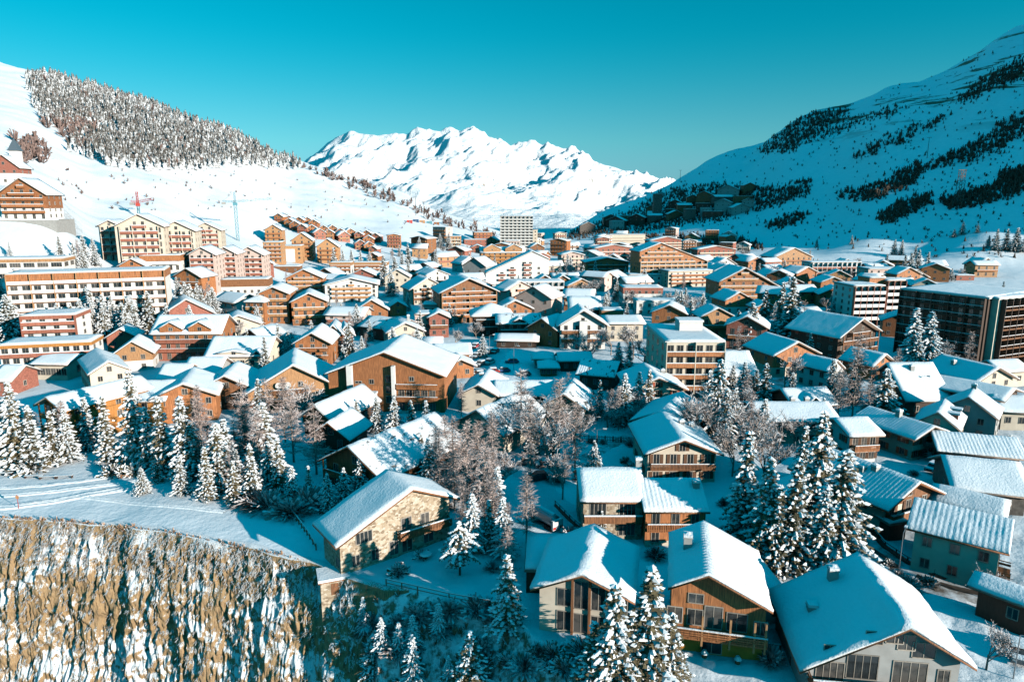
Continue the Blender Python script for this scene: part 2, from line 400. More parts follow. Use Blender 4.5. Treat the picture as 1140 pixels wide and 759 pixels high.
# ground material: snow, with rock and scrub breaking through on the steep and in bands high on the slope
m, nt, b = newmat('ground_snow')
v = coord(nt)
g = N(nt, 'ShaderNodeNewGeometry'); s = N(nt, 'ShaderNodeSeparateXYZ'); nt.links.new(g.outputs['True Normal'], s.inputs[0])
sp2 = N(nt, 'ShaderNodeSeparateXYZ'); nt.links.new(v, sp2.inputs[0])
n1 = noise(nt, v, .25, 6, .6); n2 = noise(nt, v, .9, 5, .65); n3 = noise(nt, v, .03, 6, .6)
steep = N(nt, 'ShaderNodeMapRange'); steep.inputs[1].default_value = .74; steep.inputs[2].default_value = .6; nt.links.new(s.outputs[2], steep.inputs[0])
nb = N(nt, 'ShaderNodeMapRange'); nb.inputs[1].default_value = .42; nb.inputs[2].default_value = .6; nt.links.new(n2, nb.inputs[0])
mk = N(nt, 'ShaderNodeMath', operation='MULTIPLY'); nt.links.new(steep.outputs[0], mk.inputs[0]); nt.links.new(nb.outputs[0], mk.inputs[1])
# banded outcrops, only high up (z above 90)
mb = N(nt, 'ShaderNodeMapping'); mb.inputs['Rotation'].default_value = (0, 0, R(-32)); mb.inputs['Scale'].default_value = (.006, .006, .055); nt.links.new(v, mb.inputs[0])
bn = noise(nt, mb.outputs[0], 1.6, 7, .68)
br = N(nt, 'ShaderNodeMapRange'); br.inputs[1].default_value = .545; br.inputs[2].default_value = .59; nt.links.new(bn, br.inputs[0])
hz = N(nt, 'ShaderNodeMapRange'); hz.inputs[1].default_value = 120; hz.inputs[2].default_value = 170; nt.links.new(sp2.outputs[2], hz.inputs[0])
hx = N(nt, 'ShaderNodeMapRange'); hx.inputs[1].default_value = 260; hx.inputs[2].default_value = 360; nt.links.new(sp2.outputs[0], hx.inputs[0])
m2 = N(nt, 'ShaderNodeMath', operation='MULTIPLY'); nt.links.new(br.outputs[0], m2.inputs[0]); nt.links.new(hz.outputs[0], m2.inputs[1])
m2b = N(nt, 'ShaderNodeMath', operation='MULTIPLY'); nt.links.new(m2.outputs[0], m2b.inputs[0]); nt.links.new(hx.outputs[0], m2b.inputs[1])
m3 = N(nt, 'ShaderNodeMath', operation='MAXIMUM'); nt.links.new(mk.outputs[0], m3.inputs[0]); nt.links.new(m2b.outputs[0], m3.inputs[1])
rockc = ramp(nt, n2, [(.3, (.10,.06,.035)), (.7, (.26,.17,.10))])
snowc = ramp(nt, n1, [(.3, (.80,.82,.84)), (.65, (.87,.88,.895))])
mx = N(nt, 'ShaderNodeMix', data_type='RGBA'); nt.links.new(m3.outputs[0], mx.inputs[0]); nt.links.new(snowc, mx.inputs[6]); nt.links.new(rockc, mx.inputs[7])
nt.links.new(mx.outputs[2], b.inputs['Base Color']); b.inputs['Roughness'].default_value = .8; b.inputs['Specular IOR Level'].default_value = .2
sm = N(nt, 'ShaderNodeMath', operation='ADD'); nt.links.new(n1, sm.inputs[0]); nt.links.new(n2, sm.inputs[1])
bump(nt, b, sm.outputs[0], .35, .45)
tag(mkobj('ground', npmesh('ground', V, Q, ['ground_snow'])), kind='structure')

# ================================================================== far mountain
def sheet(name, u0, u1, nu, Y0, Y1, nY, fn, mat):
    us = np.linspace(u0, u1, nu); ys = np.linspace(Y0, Y1, nY)
    U, YY = np.meshgrid(us, ys); XX = U*YY
    ZZ = fn(U, XX, YY)
    V = np.stack([XX, YY, ZZ], -1).reshape(-1, 3); I = np.arange(nu*nY).reshape(nY, nu)
    Q = np.stack([I[:-1, :-1], I[:-1, 1:], I[1:, 1:], I[1:, :-1]], -1).reshape(-1, 4)
    return tag(mkobj(name, npmesh(name, V, Q, [mat])), kind='structure')
FS = [(180,230),(260,215),(320,192),(345,174),(356,166),(372,152),(388,143),(402,146),(420,147),(440,143),(452,144),(465,136),(475,141),(490,142),(501,137),(512,142),(528,141),(545,153),(560,158),(575,161),(600,165),(622,163),(640,169),(665,181),(690,188),(720,194),(745,199),(800,225),(900,250)]
fu = np.array([UU(a, b_) for a, b_ in FS]); ft = np.array([TZ(b_) for a, b_ in FS])
def farz(U, X, Y):
    Yr = 4300+250*np.sin(U*9)
    zr = HC+Yr*np.interp(U, fu, ft)
    foot = 1900; base = -62
    t = np.clip((Y-foot)/(Yr-foot), 0, 1)
    z = base+(zr-base)*(t**1.15)
    z = z-260*(1-sst(Y, 1700, 1890))
    back = np.clip((Y-Yr)/900, 0, 1); z = z-back*(zr-base)*.8
    amp = sst(t, .0, .55)*(1-.75*sst(t, .93, 1.0))
    # ribs running down from the crest, leaning to the right
    a = (X*.92-Y*.40); c_ = (X*.40+Y*.92)
    z = z + amp*(135*(ridged(a/430, c_/900, 6, 4)-.55) + 26*ridged(a/90, c_/200, 4, 44)) + 12*fbm(X/60, Y/60, 3, 12)*sst(t, .2, .9)
    return z
m, nt, b = newmat('mountain_snow')
v = coord(nt)
g = N(nt, 'ShaderNodeNewGeometry'); s = N(nt, 'ShaderNodeSeparateXYZ'); nt.links.new(g.outputs['Normal'], s.inputs[0])
n1 = noise(nt, v, .012, 8, .7); n2 = noise(nt, v, .05, 6, .7)
ad = N(nt, 'ShaderNodeMath', operation='MULTIPLY_ADD'); ad.inputs[1].default_value = -.55; nt.links.new(n2, ad.inputs[0]); nt.links.new(s.outputs[2], ad.inputs[2])
mr = N(nt, 'ShaderNodeMapRange'); mr.inputs[1].default_value = .16; mr.inputs[2].default_value = .06; nt.links.new(ad.outputs[0], mr.inputs[0])
mx = N(nt, 'ShaderNodeMix', data_type='RGBA'); nt.links.new(mr.outputs[0], mx.inputs[0]); mx.inputs[6].default_value = (.86,.875,.89,1)
nt.links.new(ramp(nt, n1, [(.3, (.20,.16,.13)), (.7, (.42,.38,.34))]), mx.inputs[7])
nt.links.new(mx.outputs[2], b.inputs['Base Color']); b.inputs['Roughness'].default_value = .8; b.inputs['Specular IOR Level'].default_value = .2
sm = N(nt, 'ShaderNodeMath', operation='ADD'); nt.links.new(n1, sm.inputs[0]); nt.links.new(n2, sm.inputs[1])
bump(nt, b, sm.outputs[0], .8, 14)
sheet('mountain', -.62, .52, 560, 1700, 5400, 430, farz, 'mountain_snow')

# ================================================================== cliff
m, nt, b = newmat('cliff_rock')
v = coord(nt)
mp = N(nt, 'ShaderNodeMapping'); mp.inputs['Scale'].default_value = (3.2, 3.2, .26); nt.links.new(v, mp.inputs[0])
n1 = noise(nt, mp.outputs[0], 1.6, 8, .7); n2 = noise(nt, v, .16, 3, .5); mp3 = N(nt, 'ShaderNodeMapping'); mp3.inputs['Scale'].default_value = (2.0, 2.0, 1.1); nt.links.new(v, mp3.inputs[0]); n3 = noise(nt, mp3.outputs[0], 2.6, 8, .8)
g = N(nt, 'ShaderNodeNewGeometry'); s = N(nt, 'ShaderNodeSeparateXYZ'); nt.links.new(g.outputs['Normal'], s.inputs[0])
rc = ramp(nt, n1, [(.28, (.04,.024,.015)), (.38, (.19,.115,.06)), (.49, (.44,.285,.14)), (.60, (.27,.18,.11)), (.74, (.52,.38,.22))])
a1 = N(nt, 'ShaderNodeMath', operation='MULTIPLY_ADD'); a1.inputs[1].default_value = 2.4; nt.links.new(n3, a1.inputs[0]); nt.links.new(s.outputs[2], a1.inputs[2])
a2 = N(nt, 'ShaderNodeMath', operation='MULTIPLY_ADD'); a2.inputs[1].default_value = 2.3; nt.links.new(n2, a2.inputs[0]); nt.links.new(a1.outputs[0], a2.inputs[2])
sz = N(nt, 'ShaderNodeSeparateXYZ'); nt.links.new(v, sz.inputs[0])
mzz = N(nt, 'ShaderNodeMapRange'); mzz.inputs[1].default_value = -1; mzz.inputs[2].default_value = -22; mzz.inputs[3].default_value = -.22; mzz.inputs[4].default_value = .04; nt.links.new(sz.outputs[2], mzz.inputs[0])
a3 = N(nt, 'ShaderNodeMath', operation='ADD'); nt.links.new(a2.outputs[0], a3.inputs[0]); nt.links.new(mzz.outputs[0], a3.inputs[1])
mr = N(nt, 'ShaderNodeMapRange'); mr.inputs[1].default_value = 2.68; mr.inputs[2].default_value = 2.78; nt.links.new(a3.outputs[0], mr.inputs[0])
mx = N(nt, 'ShaderNodeMix', data_type='RGBA'); nt.links.new(mr.outputs[0], mx.inputs[0]); nt.links.new(rc, mx.inputs[6]); mx.inputs[7].default_value = (.84,.855,.87,1)
nt.links.new(mx.outputs[2], b.inputs['Base Color']); b.inputs['Roughness'].default_value = .9
bump(nt, b, n1, .8, .35)
ex = np.linspace(-95, -13, 700); ey = np.interp(ex, EX, EY)
ey = ey + .8*fbm(ex/4, ex*0, 3, 2)
tt = np.linspace(0, 1, 300)
SX, TT = np.meshgrid(ex, tt); SY = np.meshgrid(ey, tt)[0]
dz_ = 62*TT**1.2
out = .25+.30*dz_*.9
flute = ridged(SX/4.5+.8*fbm(SX/9, dz_/9, 3, 91), dz_/16, 5, 6)*.8 + ridged(SX/1.3+.5*fbm(SX/2, dz_/3, 2, 31), dz_/5, 4, 66)*.75 + ridged(SX/.5, dz_/2.5, 2, 67)*.35 + 1.8*fbm(SX/13, dz_/9, 3, 15)+.5*fbm(SX/1.0, dz_/1.3, 3, 19)
f0 = np.clip(dz_/2.0, 0, 1)
endf = sst(-SX+2.5*fbm(dz_/4, SX*0, 3, 8), 14, 22)
CYs = SY - (out+flute*f0)*endf
CZ = Hgt(SX[0], SY[0]+.6)[None, :]*1.0 - dz_ + .15*(1-f0)
CXs = SX + .5*f0*fbm(SX/2, dz_/3, 3, 77)
V = np.stack([CXs, CYs, CZ], -1)
lip = np.stack([SX[0], SY[0]+1.3, Hgt(SX[0], SY[0]+1.3)+.02], -1)[None]
V = np.concatenate([lip, V], 0)
nr, nc = V.shape[:2]; I = np.arange(nr*nc).reshape(nr, nc)
Q = np.stack([I[:-1, :-1], I[1:, :-1], I[1:, 1:], I[:-1, 1:]], -1).reshape(-1, 4)
tag(mkobj('cliff', npmesh('cliff', V.reshape(-1, 3), Q, ['cliff_rock'], smooth=False)), kind='structure')

rq = random.Random(4); mbq = MB(); cs_ = V[1:]
for i in range(3000):
    a_ = rq.randrange(4, cs_.shape[0]-60); c2_ = rq.randrange(5, cs_.shape[1]-60); p = Vector([float(q) for q in cs_[a_, c2_]])
    if rq.random() < .35: a_ = a_//6+1; p = Vector([float(q) for q in cs_[a_, c2_]])
    for k in range(6):
        d = Vector((rq.uniform(-.5,.5), rq.uniform(-1,-.1), rq.uniform(-.9,.5))).normalized(); L_ = rq.uniform(.25, .75); s_ = Vector((rq.uniform(.03,.09), 0, 0))
        q = p+d*L_+Vector((0, -.05, -.25*L_)); o_ = p+Vector((rq.uniform(-.3,.3), .05, rq.uniform(-.2,.2)))
        mbq.add([tuple(o_-s_), tuple(o_+s_), tuple(q+s_*.5), tuple(q-s_*.5)], [(0,1,2,3)], 0)
tag(mbq.build('cliff_grass', ['cliff_tuft']), 'dry brown grass tufts dusted with snow on the cliff face', 'grass', kind='stuff')
# ================================================================== buildings
WINM = {}
def win_mesh(kind, w, h):
    """front face looks to -y, centre of the opening at the origin"""
    key = (kind, round(w*4), round(h*4))
    if key in WINM: return WINM[key]
    w = round(w*4)/4; h = round(h*4)/4
    f = MB(); t = .09
    f.box(-w/2-t, -w/2, -.07, .02, -h/2-t, h/2+t); f.box(w/2, w/2+t, -.07, .02, -h/2-t, h/2+t)
    f.box(-w/2, w/2, -.07, .02, h/2, h/2+t); f.box(-w/2, w/2, -.12, .02, -h/2-t, -h/2)
    if w > .9: f.box(-.035, .035, -.06, .02, -h/2, h/2)
    if w > 2.2:
        for s_ in (-1, 1): f.box(s_*w/4-.035, s_*w/4+.035, -.06, .02, -h/2, h/2)
    f.box(-w/2-t, w/2+t, -.12, -.02, -h/2-.02, -h/2+.05, 2) if kind == 'snowsill' else None
    p = MB(); p.box(-w/2, w/2, -.03, -.012, -h/2, h/2)
    c = MB()
    if kind == 'far':
        p2 = MB(); p2.box(-w/2, w/2, -.03, -.012, -h/2, h/2)
        f.box(-w/2, w/2, -.03, -.012, -h/2, h/2, 1)
        WINM[key] = (f.mesh('window', ['window_frame', 'glass']), None)
    else:
        WINM[key] = (f.mesh('window', ['window_frame', 'glass', 'roof_snow']), p.mesh('pane', ['glass']))
    return WINM[key]
SHM = {}
def shut_mesh(h, mat):
    key = (round(h*4), mat)
    if key not in SHM:
        s = MB(); h = round(h*4)/4; s.box(-.28, .28, -.11, -.04, -h/2, h/2); 
        for q in range(3): s.box(-.24, .24, -.13, -.11, -h/2+h*(q+.5)/3-.04, -h/2+h*(q+.5)/3+.04)
        SHM[key] = s.mesh('shutter', [mat])
    return SHM[key]
def put_window(root, side, a, z, w, h, W, D, far, shutter=None):
    fr, pn = win_mesh('far' if far else 'near', w, h)
    if side == 'front': loc, rot = (a, -D/2, z), 0
    elif side == 'right': loc, rot = (W/2, a, z), R(90)
    elif side == 'left': loc, rot = (-W/2, a, z), R(-90)
    else: loc, rot = (a, D/2, z), R(180)
    o = mkobj('window', fr, root, loc, rot)
    if pn: mkobj('pane', pn, o)
    if shutter and not far:
        w_ = round(w*4)/4
        for s_ in (-1, 1): mkobj('shutter', shut_mesh(h, shutter), o, (s_*(w_/2+.40), 0, 0))
    return o
def balcony_mb(w, dp, style='slat', hgt=1.0, snow=True, supports=False):
    b = MB(); b.box(-w/2, w/2, -dp-.07*(style == 'solid'), 0, -.22, 0, 2)
    if style == 'solid':
        b.box(-w/2, w/2, -dp-.06, -dp, .003, hgt-.12, 0); b.box(-w/2, -w/2+.06, -dp, 0, 0, hgt-.12, 0); b.box(w/2-.06, w/2, -dp, 0, 0, hgt-.12, 0)
    else:
        b.box(-w/2, w/2, -dp-.05, -dp+.03, hgt-.12, hgt-.03, 0); b.box(-w/2, w/2, -dp-.03, -dp+.01, .1, .18, 0)
        n = max(3, int(w/.24)) if style == 'slat' else max(3, int(w/.9))
        bw = .075 if style == 'slat' else .03
        for i in range(n+1):
            x = -w/2+w*i/n; b.box(x-bw, x+bw, -dp-.035, -dp+.005, -.1, hgt-.12, 0)
        if style == 'wide':
            b.box(-w/2, w/2, -dp-.05, -dp-.036, .3, .48, 0); b.box(-w/2, w/2, -dp-.05, -dp-.036, .56, .74, 0)
        for s_ in (-1, 1): b.box(s_*w/2-.04, s_*w/2+.04, -dp, 0, hgt-.2, hgt-.08, 0); b.box(s_*w/2-.03, s_*w/2+.03, -dp, 0, .3, .6, 0)
    if snow: b.box(-w/2-.02, w/2+.02, -dp-.08, -dp+.06, hgt-.028 if style != 'solid' else hgt-.118, hgt+.09, 1)
    return b
def roof_shell(zf, xs, ys, t0, t1, side, jit=0.0, seed=0, rib=0.0, lump=0.0, edge=.0):
    """closed sheet between zf+t0 and zf+t1 over grid xs (across) by ys (along)"""
    nx, ny = len(xs), len(ys); A, B = np.meshgrid(xs, ys, indexing='ij')
    base = zf(A, B)
    rs = seed*13.7
    top = np.full_like(A, t1)
    if lump:
        top = top + lump*fbm(A/2.2+rs, B/2.2-rs, 3, seed)
        ia = np.zeros_like(A); ia[0, :] = 1; ia[-1, :] = 1; ia[:, 0] = 1; ia[:, -1] = 1
        top = np.where(ia > 0, t0+(top-t0)*.72, top)
    if rib: top = top + rib*np.sin(B*2*np.pi/.62)
    A2 = A.copy(); B2 = B.copy()
    if jit:
        n = fbm(A/1.3+rs, B/1.3+rs, 3, seed+5)*jit
        A2[0, :] += n[0, :]; A2[-1, :] += n[-1, :]; B2[:, 0] += n[:, 0]*.6; B2[:, -1] += n[:, -1]*.6
    T = np.stack([A2, B2, base+top], -1).reshape(-1, 3); Bt = np.stack([A, B, base+t0], -1).reshape(-1, 3)
    V = np.concatenate([T, Bt]);
    if side: V = V[:, [1, 0, 2]]
    I = np.arange(nx*ny).reshape(nx, ny); J = I+nx*ny
    q = [np.stack([I[:-1, :-1], I[1:, :-1], I[1:, 1:], I[:-1, 1:]], -1).reshape(-1, 4),
         np.stack([J[:-1, :-1], J[:-1, 1:], J[1:, 1:], J[1:, :-1]], -1).reshape(-1, 4)]
    loop = np.concatenate([I[:-1, 0], I[-1, :-1], I[:0:-1, -1], I[0, :0:-1]]); l2 = np.roll(loop, -1)
    q.append(np.stack([loop, loop+nx*ny, l2+nx*ny, l2], -1))
    Q = np.concatenate(q)
    if side: Q = Q[:, ::-1]
    return V, Q
_seed = [0]
def chimney(root, x, y, z0, z1, mat='plaster_grey', s=.45):
    c = MB(); c.box(x-s, x+s, y-s, y+s, z0, z1); c.box(x-s-.08, x+s+.08, y-s-.08, y+s+.08, z1, z1+.12)
    o = c.build('chimney', mat, root)
    k = MB(); k.box(x-s-.05, x+s+.05, y-s-.05, y+s+.05, z1+.12, z1+.45); k.tube((x, y, z1+.45), (x, y, z1+.6), s*.9, s*.3, 6)
    k.build('snow_cap', 'roof_snow', o)
def house(L=None, Rr=None, e=6, d=10, roof='front', pitch=20, yaw=None, back=None, asym=.5, ov=.9, ovf=1.0, snow=.42, c=None, w=None,
          wall='plaster_cream', upper=None, upz=None, fl=2, cols=3, side=2, bal=(), balw=.9, bstyle='slat', bmat='timber_brown', bdep=1.2,
          trim='eave_board', ww=1.1, wh=1.25, fins=0, finm=None, shutter=None, chim=(), rib=0.0, base=-4, name='chalet', label=None, cat='house', short=None,
          group=None, garret=True, sidebal=False, lump=.16, posts=0, dorm=(), bare=False, panels=None, smat='roof_snow', snowback=1.0, mode='top', band=None, nomid=False, winlist=None, zoff=0, slabm=None):
    """L, Rr: pixel of the left and right top end of the front wall, both at height e over the ground (or c: pixel of the middle, w in pixels, yaw given)"""
    _seed[0] += 1; sd = _seed[0]; snow = snow*.68
    if roof == 'front' and 17 <= pitch < 30: pitch += 3.5
    elif roof == 'side' and pitch < 26: pitch += 1.5
    hh = e if mode == 'top' else 0
    if c is not None:
        p = hit(c[0], c[1], hh); m_ = mpp(p)
        yw = R(yaw or 0); wid = w*m_/max(.3, math.cos(yw))
        if roof == 'front' and mode == 'apex':
            pass
        mid = p
    else:
        a = hit(L[0], L[1], hh); b_ = hit(Rr[0], Rr[1], hh)
        if yaw is None:
            yw = math.atan2(b_.y-a.y, b_.x-a.x); wid = (b_-a).to_2d().length; mid = (a+b_)/2
        else:
            yw = R(yaw); mid = hit((L[0]+Rr[0])/2, (L[1]+Rr[1])/2, hh); wid = (Rr[0]-L[0])*mpp(mid)/max(.3, math.cos(yw))
    gz = mid.z+zoff
    nf = Vector((math.sin(yw), -math.cos(yw), 0))
    if back is not None:                       # pixel of the far end of the wall line, gives the depth
        q = hit(back[0], back[1], hh); d = abs((q-mid).dot(-nf))
    ctr = Vector((mid.x, mid.y, 0))-nf*(d/2)
    root = empty(name, (ctr.x, ctr.y, gz), yw)
    W, D = wid, d
    if roof in ('front', 'flat') or roof == 'hip': pass
    dist = mid.y; far = dist > 210; vfar = dist > 480
    tanp = math.tan(R(pitch))
    # ---- walls
    cam_l = Matrix.Rotation(-yw, 3, 'Z') @ Vector((-ctr.x, -ctr.y, 0))
    sides = [s_ for s_, k in (('right', cam_l.x > W/2), ('left', cam_l.x < -W/2)) if k]
    if dist < 150: sides = ['right', 'left']
    if roof == 'front':
        xr = -W/2+W*asym; zr = e+max(W*asym, W*(1-asym))*tanp
        sl_l = (zr-e)/(W*asym) if asym > .02 else 0; sl_r = (zr-e)/(W*(1-asym)) if asym < .98 else 0
        sl_l = sl_r = tanp; # equal slopes; the short side ends higher
        el = zr-W*asym*tanp; er = zr-W*(1-asym)*tanp
        prof = [(-W/2, el-.05), (xr, zr-.05), (W/2, er-.05)]
        zf = lambda A, B: zr-np.abs(A-xr)*tanp
    elif roof == 'side':
        yr = -D/2+D*asym; zr = e+D*asym*tanp
        el, er = e, zr-D*(1-asym)*tanp
        prof = [(-D/2, el-.05), (yr, zr-.05), (D/2, er-.05)]
        zf = lambda A, B: zr-np.abs(A-yr)*tanp
    elif roof == 'hip':
        zr = e+min(W, D)/2*tanp
        zf = lambda A, B: e+tanp*np.minimum(np.minimum(A+W/2, W/2-A), np.minimum(B+D/2, D/2-B))
    else:
        zr = e; zf = lambda A, B: e+0*A
    lo_top = upz if upper else None
    wl = MB()
    if lo_top is not None: wl.box(-W/2, W/2, -D/2, D/2, base, lo_top)
    else:
        if roof in ('flat', 'hip'): wl.box(-W/2, W/2, -D/2, D/2, base, e)
        else:
            A_, B_ = (W, D) if roof == 'front' else (D, W)
            wl.prism([(-A_/2, base)]+prof+[(A_/2, base)], -B_/2, B_/2, roof == 'side')
    wl.build('wall', wall, root, fixn=True)
    if upper:
        uw = MB(); g = .06
        if roof in ('flat', 'hip'): uw.box(-W/2-g, W/2+g, -D/2-g, D/2+g, lo_top, e)
        else:
            A_, B_ = (W, D) if roof == 'front' else (D, W)
            pr = [(-A_/2-g, prof[0][1]-g*tanp), prof[1], (A_/2+g, prof[2][1]-g*tanp)]
            uw.prism([(-A_/2-g, lo_top)]+pr+[(A_/2+g, lo_top)], -B_/2-g, B_/2+g, roof == 'side')
        uw.build('upper_wall', upper, root, fixn=True)
    gz_ = .06 if upper else 0.0
    # ---- roof
    if roof == 'flat':
        rf = MB(); rf.box(-W/2-.25, W/2+.25, -D/2-.25, D/2+.25, e-.02, e+.28); ro = rf.build('roof', trim, root)
        if band:
            bb = MB(); bb.box(-W/2-.3, W/2+.3, -D/2-.32, -D/2-.05, e-band[1], e+.1); bb.box(W/2+.02, W/2+.3, -D/2-.05, D/2, e-band[1], e+.1); bb.build('fascia', band[0], root)
        xs = np.linspace(-W/2-.15, W/2+.15, max(3, int(W/1.6)+2)); ys = np.linspace(-D/2-.15, D/2+.15, max(3, int(D/1.6)+2))
        V, Q = roof_shell(lambda A, B: e+0*A, xs, ys, .285, .285+snow, False, 0, sd, 0, .12)
    else:
        if roof == 'front': xs0, ys0, rdg, sd_ = (-W/2-ov, W/2+ov), (-D/2-ovf, D/2+ovf), xr, False
        elif roof == 'side': xs0, ys0, rdg, sd_ = (-D/2-ov, D/2+ov), (-W/2-ovf, W/2+ovf), yr, True
        else: xs0, ys0, rdg, sd_ = (-W/2-ov, W/2+ov), (-D/2-ov, D/2+ov), None, False
        if rdg is None: xs = np.linspace(*xs0, 13); ys = np.linspace(*ys0, 13); xr_ = xs; yr_ = ys
        else:
            xr_ = np.array([xs0[0], rdg, xs0[1]]); yr_ = np.array(ys0)
            st = .9 if not far else 2.0
            if vfar: st = 4
            n1 = max(2, int((rdg-xs0[0])/st)+1); n2 = max(2, int((xs0[1]-rdg)/st)+1)
            xs = np.concatenate([np.linspace(xs0[0], rdg, n1+1)[:-1], np.linspace(rdg, xs0[1], n2+1)])
            ys = np.linspace(ys0[0], ys0[1], max(3, int((ys0[1]-ys0[0])/(st if not rib else .155))))
        V, Q = roof_shell(zf, xr_, yr_, -.02, .2, sd_)
        ro = mkobj('roof', npmesh('roof', V, Q, [trim], smooth=False), root)
        V, Q = roof_shell(zf, xs, ys, .205, .205+snow, sd_, .0 if vfar else .16, sd, rib, lump if not vfar else 0)
    if snow: mkobj('snow_cover', npmesh('snow_cover', V, Q, [smat]), ro)
    # ---- windows
    fh = (e if roof != 'flat' else e-.3)/fl
    off = gz_
    if winlist is not None:
        for (side_, x, z, ww_, wh_) in winlist: put_window(root, side_, x, z, ww_, wh_, W+2*off, D+2*off, far, shutter)
    elif not vfar or cols <= 8:
        for f_ in range(fl):
            z = f_*fh+fh*.52
            for i in range(cols):
                x = -W/2+W*(i+.5)/cols
                hh_ = wh if not (bal == 'all' or f_ in bal) else min(fh-.75, 1.9)
                put_window(root, 'front', x, z-(.0 if hh_ == wh else .1), min(ww, W/cols*.8), hh_, W+2*off, D+2*off, far, shutter)
            for s_ in sides:
                for i in range(side):
                    put_window(root, s_, -D/2+D*(i+.5)/side, z, ww, wh, W+2*off, D+2*off, far, shutter)
        if roof == 'front' and garret and zr-e > 1.7:
            if W < 15 or vfar:
                put_window(root, 'front', xr, e+(zr-e)*.32, ww, min(1.2, (zr-e)*.5), W+2*off, D+2*off, far, shutter)
            else:
                k = 0
                while k < 8:
                    z = e+fh*k+fh*.45; xs_ = []
                    for i in range(cols):
                        x = -W/2+W*(i+.5)/cols
                        if zr-abs(x-xr)*tanp-z > 1.5: xs_.append(x); put_window(root, 'front', x, z, min(ww, W/cols*.8), wh, W+2*off, D+2*off, far, shutter)
                    if not xs_: break
                    if bal == 'all' or k == 0:
                        bw_ = xs_[-1]-xs_[0]+W/cols*.8
                        if bal: balcony_mb(bw_, bdep*.9, 'solid' if far else bstyle, .9, True).build('balcony', [bmat, 'roof_snow', slabm or bmat], root, loc=((xs_[0]+xs_[-1])/2, -D/2-off, e+fh*k+.05-(.5 if k == 0 else 0)))
                    k += 1
    # ---- balconies
    fls = range(0 if base < -3 and False else 1, fl) if bal == 'all' else bal
    if fls:
        bw = W*balw; snowb = not vfar
        nb = int(fins) if fins else 1
        bmb = balcony_mb(bw/nb-.12*(nb > 1), bdep, bstyle if not far else ('solid' if bstyle != 'rail' else 'rail'), 1.0, snowb)
        bm_ = bmb.mesh('balcony', [bmat, 'roof_snow', slabm or bmat])
        for f_ in fls:
            for k in range(nb):
                mkobj('balcony', bm_, root, (-bw/2+bw*(k+.5)/nb, -D/2-off, f_*fh+.05))
        if sidebal:
            sb = balcony_mb(D*.8, .9, 'solid', 1.0, False).mesh('balcony', [bmat, 'roof_snow', slabm or bmat])
            for s_ in sides:
                for f_ in fls: mkobj('balcony', sb, root, ((W/2+off) if s_ == 'right' else (-W/2-off), 0, f_*fh+.05), R(90) if s_ == 'right' else R(-90))
        if fins:
            fm = MB(); fm.box(-.1, .1, -bdep-.12, 0, base, e+.1)
            fme = fm.mesh('dividing_wall', [finm or wall])
            for k in range(nb+1): mkobj('dividing_wall', fme, root, (-bw/2+bw*k/nb, -D/2-off, 0))
    if posts:
        pm = MB(); pm.box(-.12, .12, -.12, .12, base, e+.3); pme = pm.mesh('post', ['timber_brown' if posts > 0 else 'plaster_white'])
        for k in range(abs(posts)):
            x = -W/2*.92+W*.92*k/(abs(posts)-1)
            o = mkobj('post', pme, root, (x, -D/2-bdep-.05, 0))
    for (x, y, zt) in chim:
        zb = float(zf(np.array([x if roof != 'side' else y]), np.array([y if roof != 'side' else x]))[0])
        chimney(root, x, y, zb-.3, zb+zt)
    for (fx, dw, dh) in dorm:     # gabled dormers on the front slope: x fraction, width, height
        x = fx*W/2; y0 = -D/2-.1; zb = e-.3
        g = MB(); ln = min(D*.45, dh/max(.2, tanp)+1)
        g.prism([(x-dw/2, zb), (x-dw/2, e+dh*.45), (x, e+dh), (x+dw/2, e+dh*.45), (x+dw/2, zb)], y0-.25, y0+ln)
        dm = g.build('dormer', upper or wall, root, fixn=True)
        s2 = dh*.55/(dw/2)
        V, Q = roof_shell(lambda A, B: e+dh-np.abs(A-x)*s2, np.array([x-dw/2-.5, x-dw/4, x, x+dw/4, x+dw/2+.5]), np.linspace(y0-.9, y0+ln, 4), .0, .42, False, .08, sd, 0, .08)
        mkobj('dormer_snow', npmesh('snow_cover', V, Q, [smat]), dm)
        fr, pn = win_mesh('far', 1.0, 1.0); mkobj('dormer_window', fr, dm, (x, y0-.25, e+dh*.35))
    root['_e'] = e
    px, py = proj((ctr.x, ctr.y, gz+e*.6))
    if label: tag(root, label, cat, group)
    else: tag(root, None, cat, group); AUTO.append((root, name, px, py))
    if short: LMK.append((short, px, py))
    HOUSES.append((root, ctr.x, ctr.y, max(W, D)*.62, W, D, yw, e))
    return root, W, D, zr
HOUSES = []
H = house
O, B_, DK, RD, CR, WH, PK, GY, ST = 'timber_orange', 'timber_brown', 'timber_dark', 'timber_red', 'plaster_cream', 'plaster_white', 'plaster_pink', 'plaster_grey', 'stone'
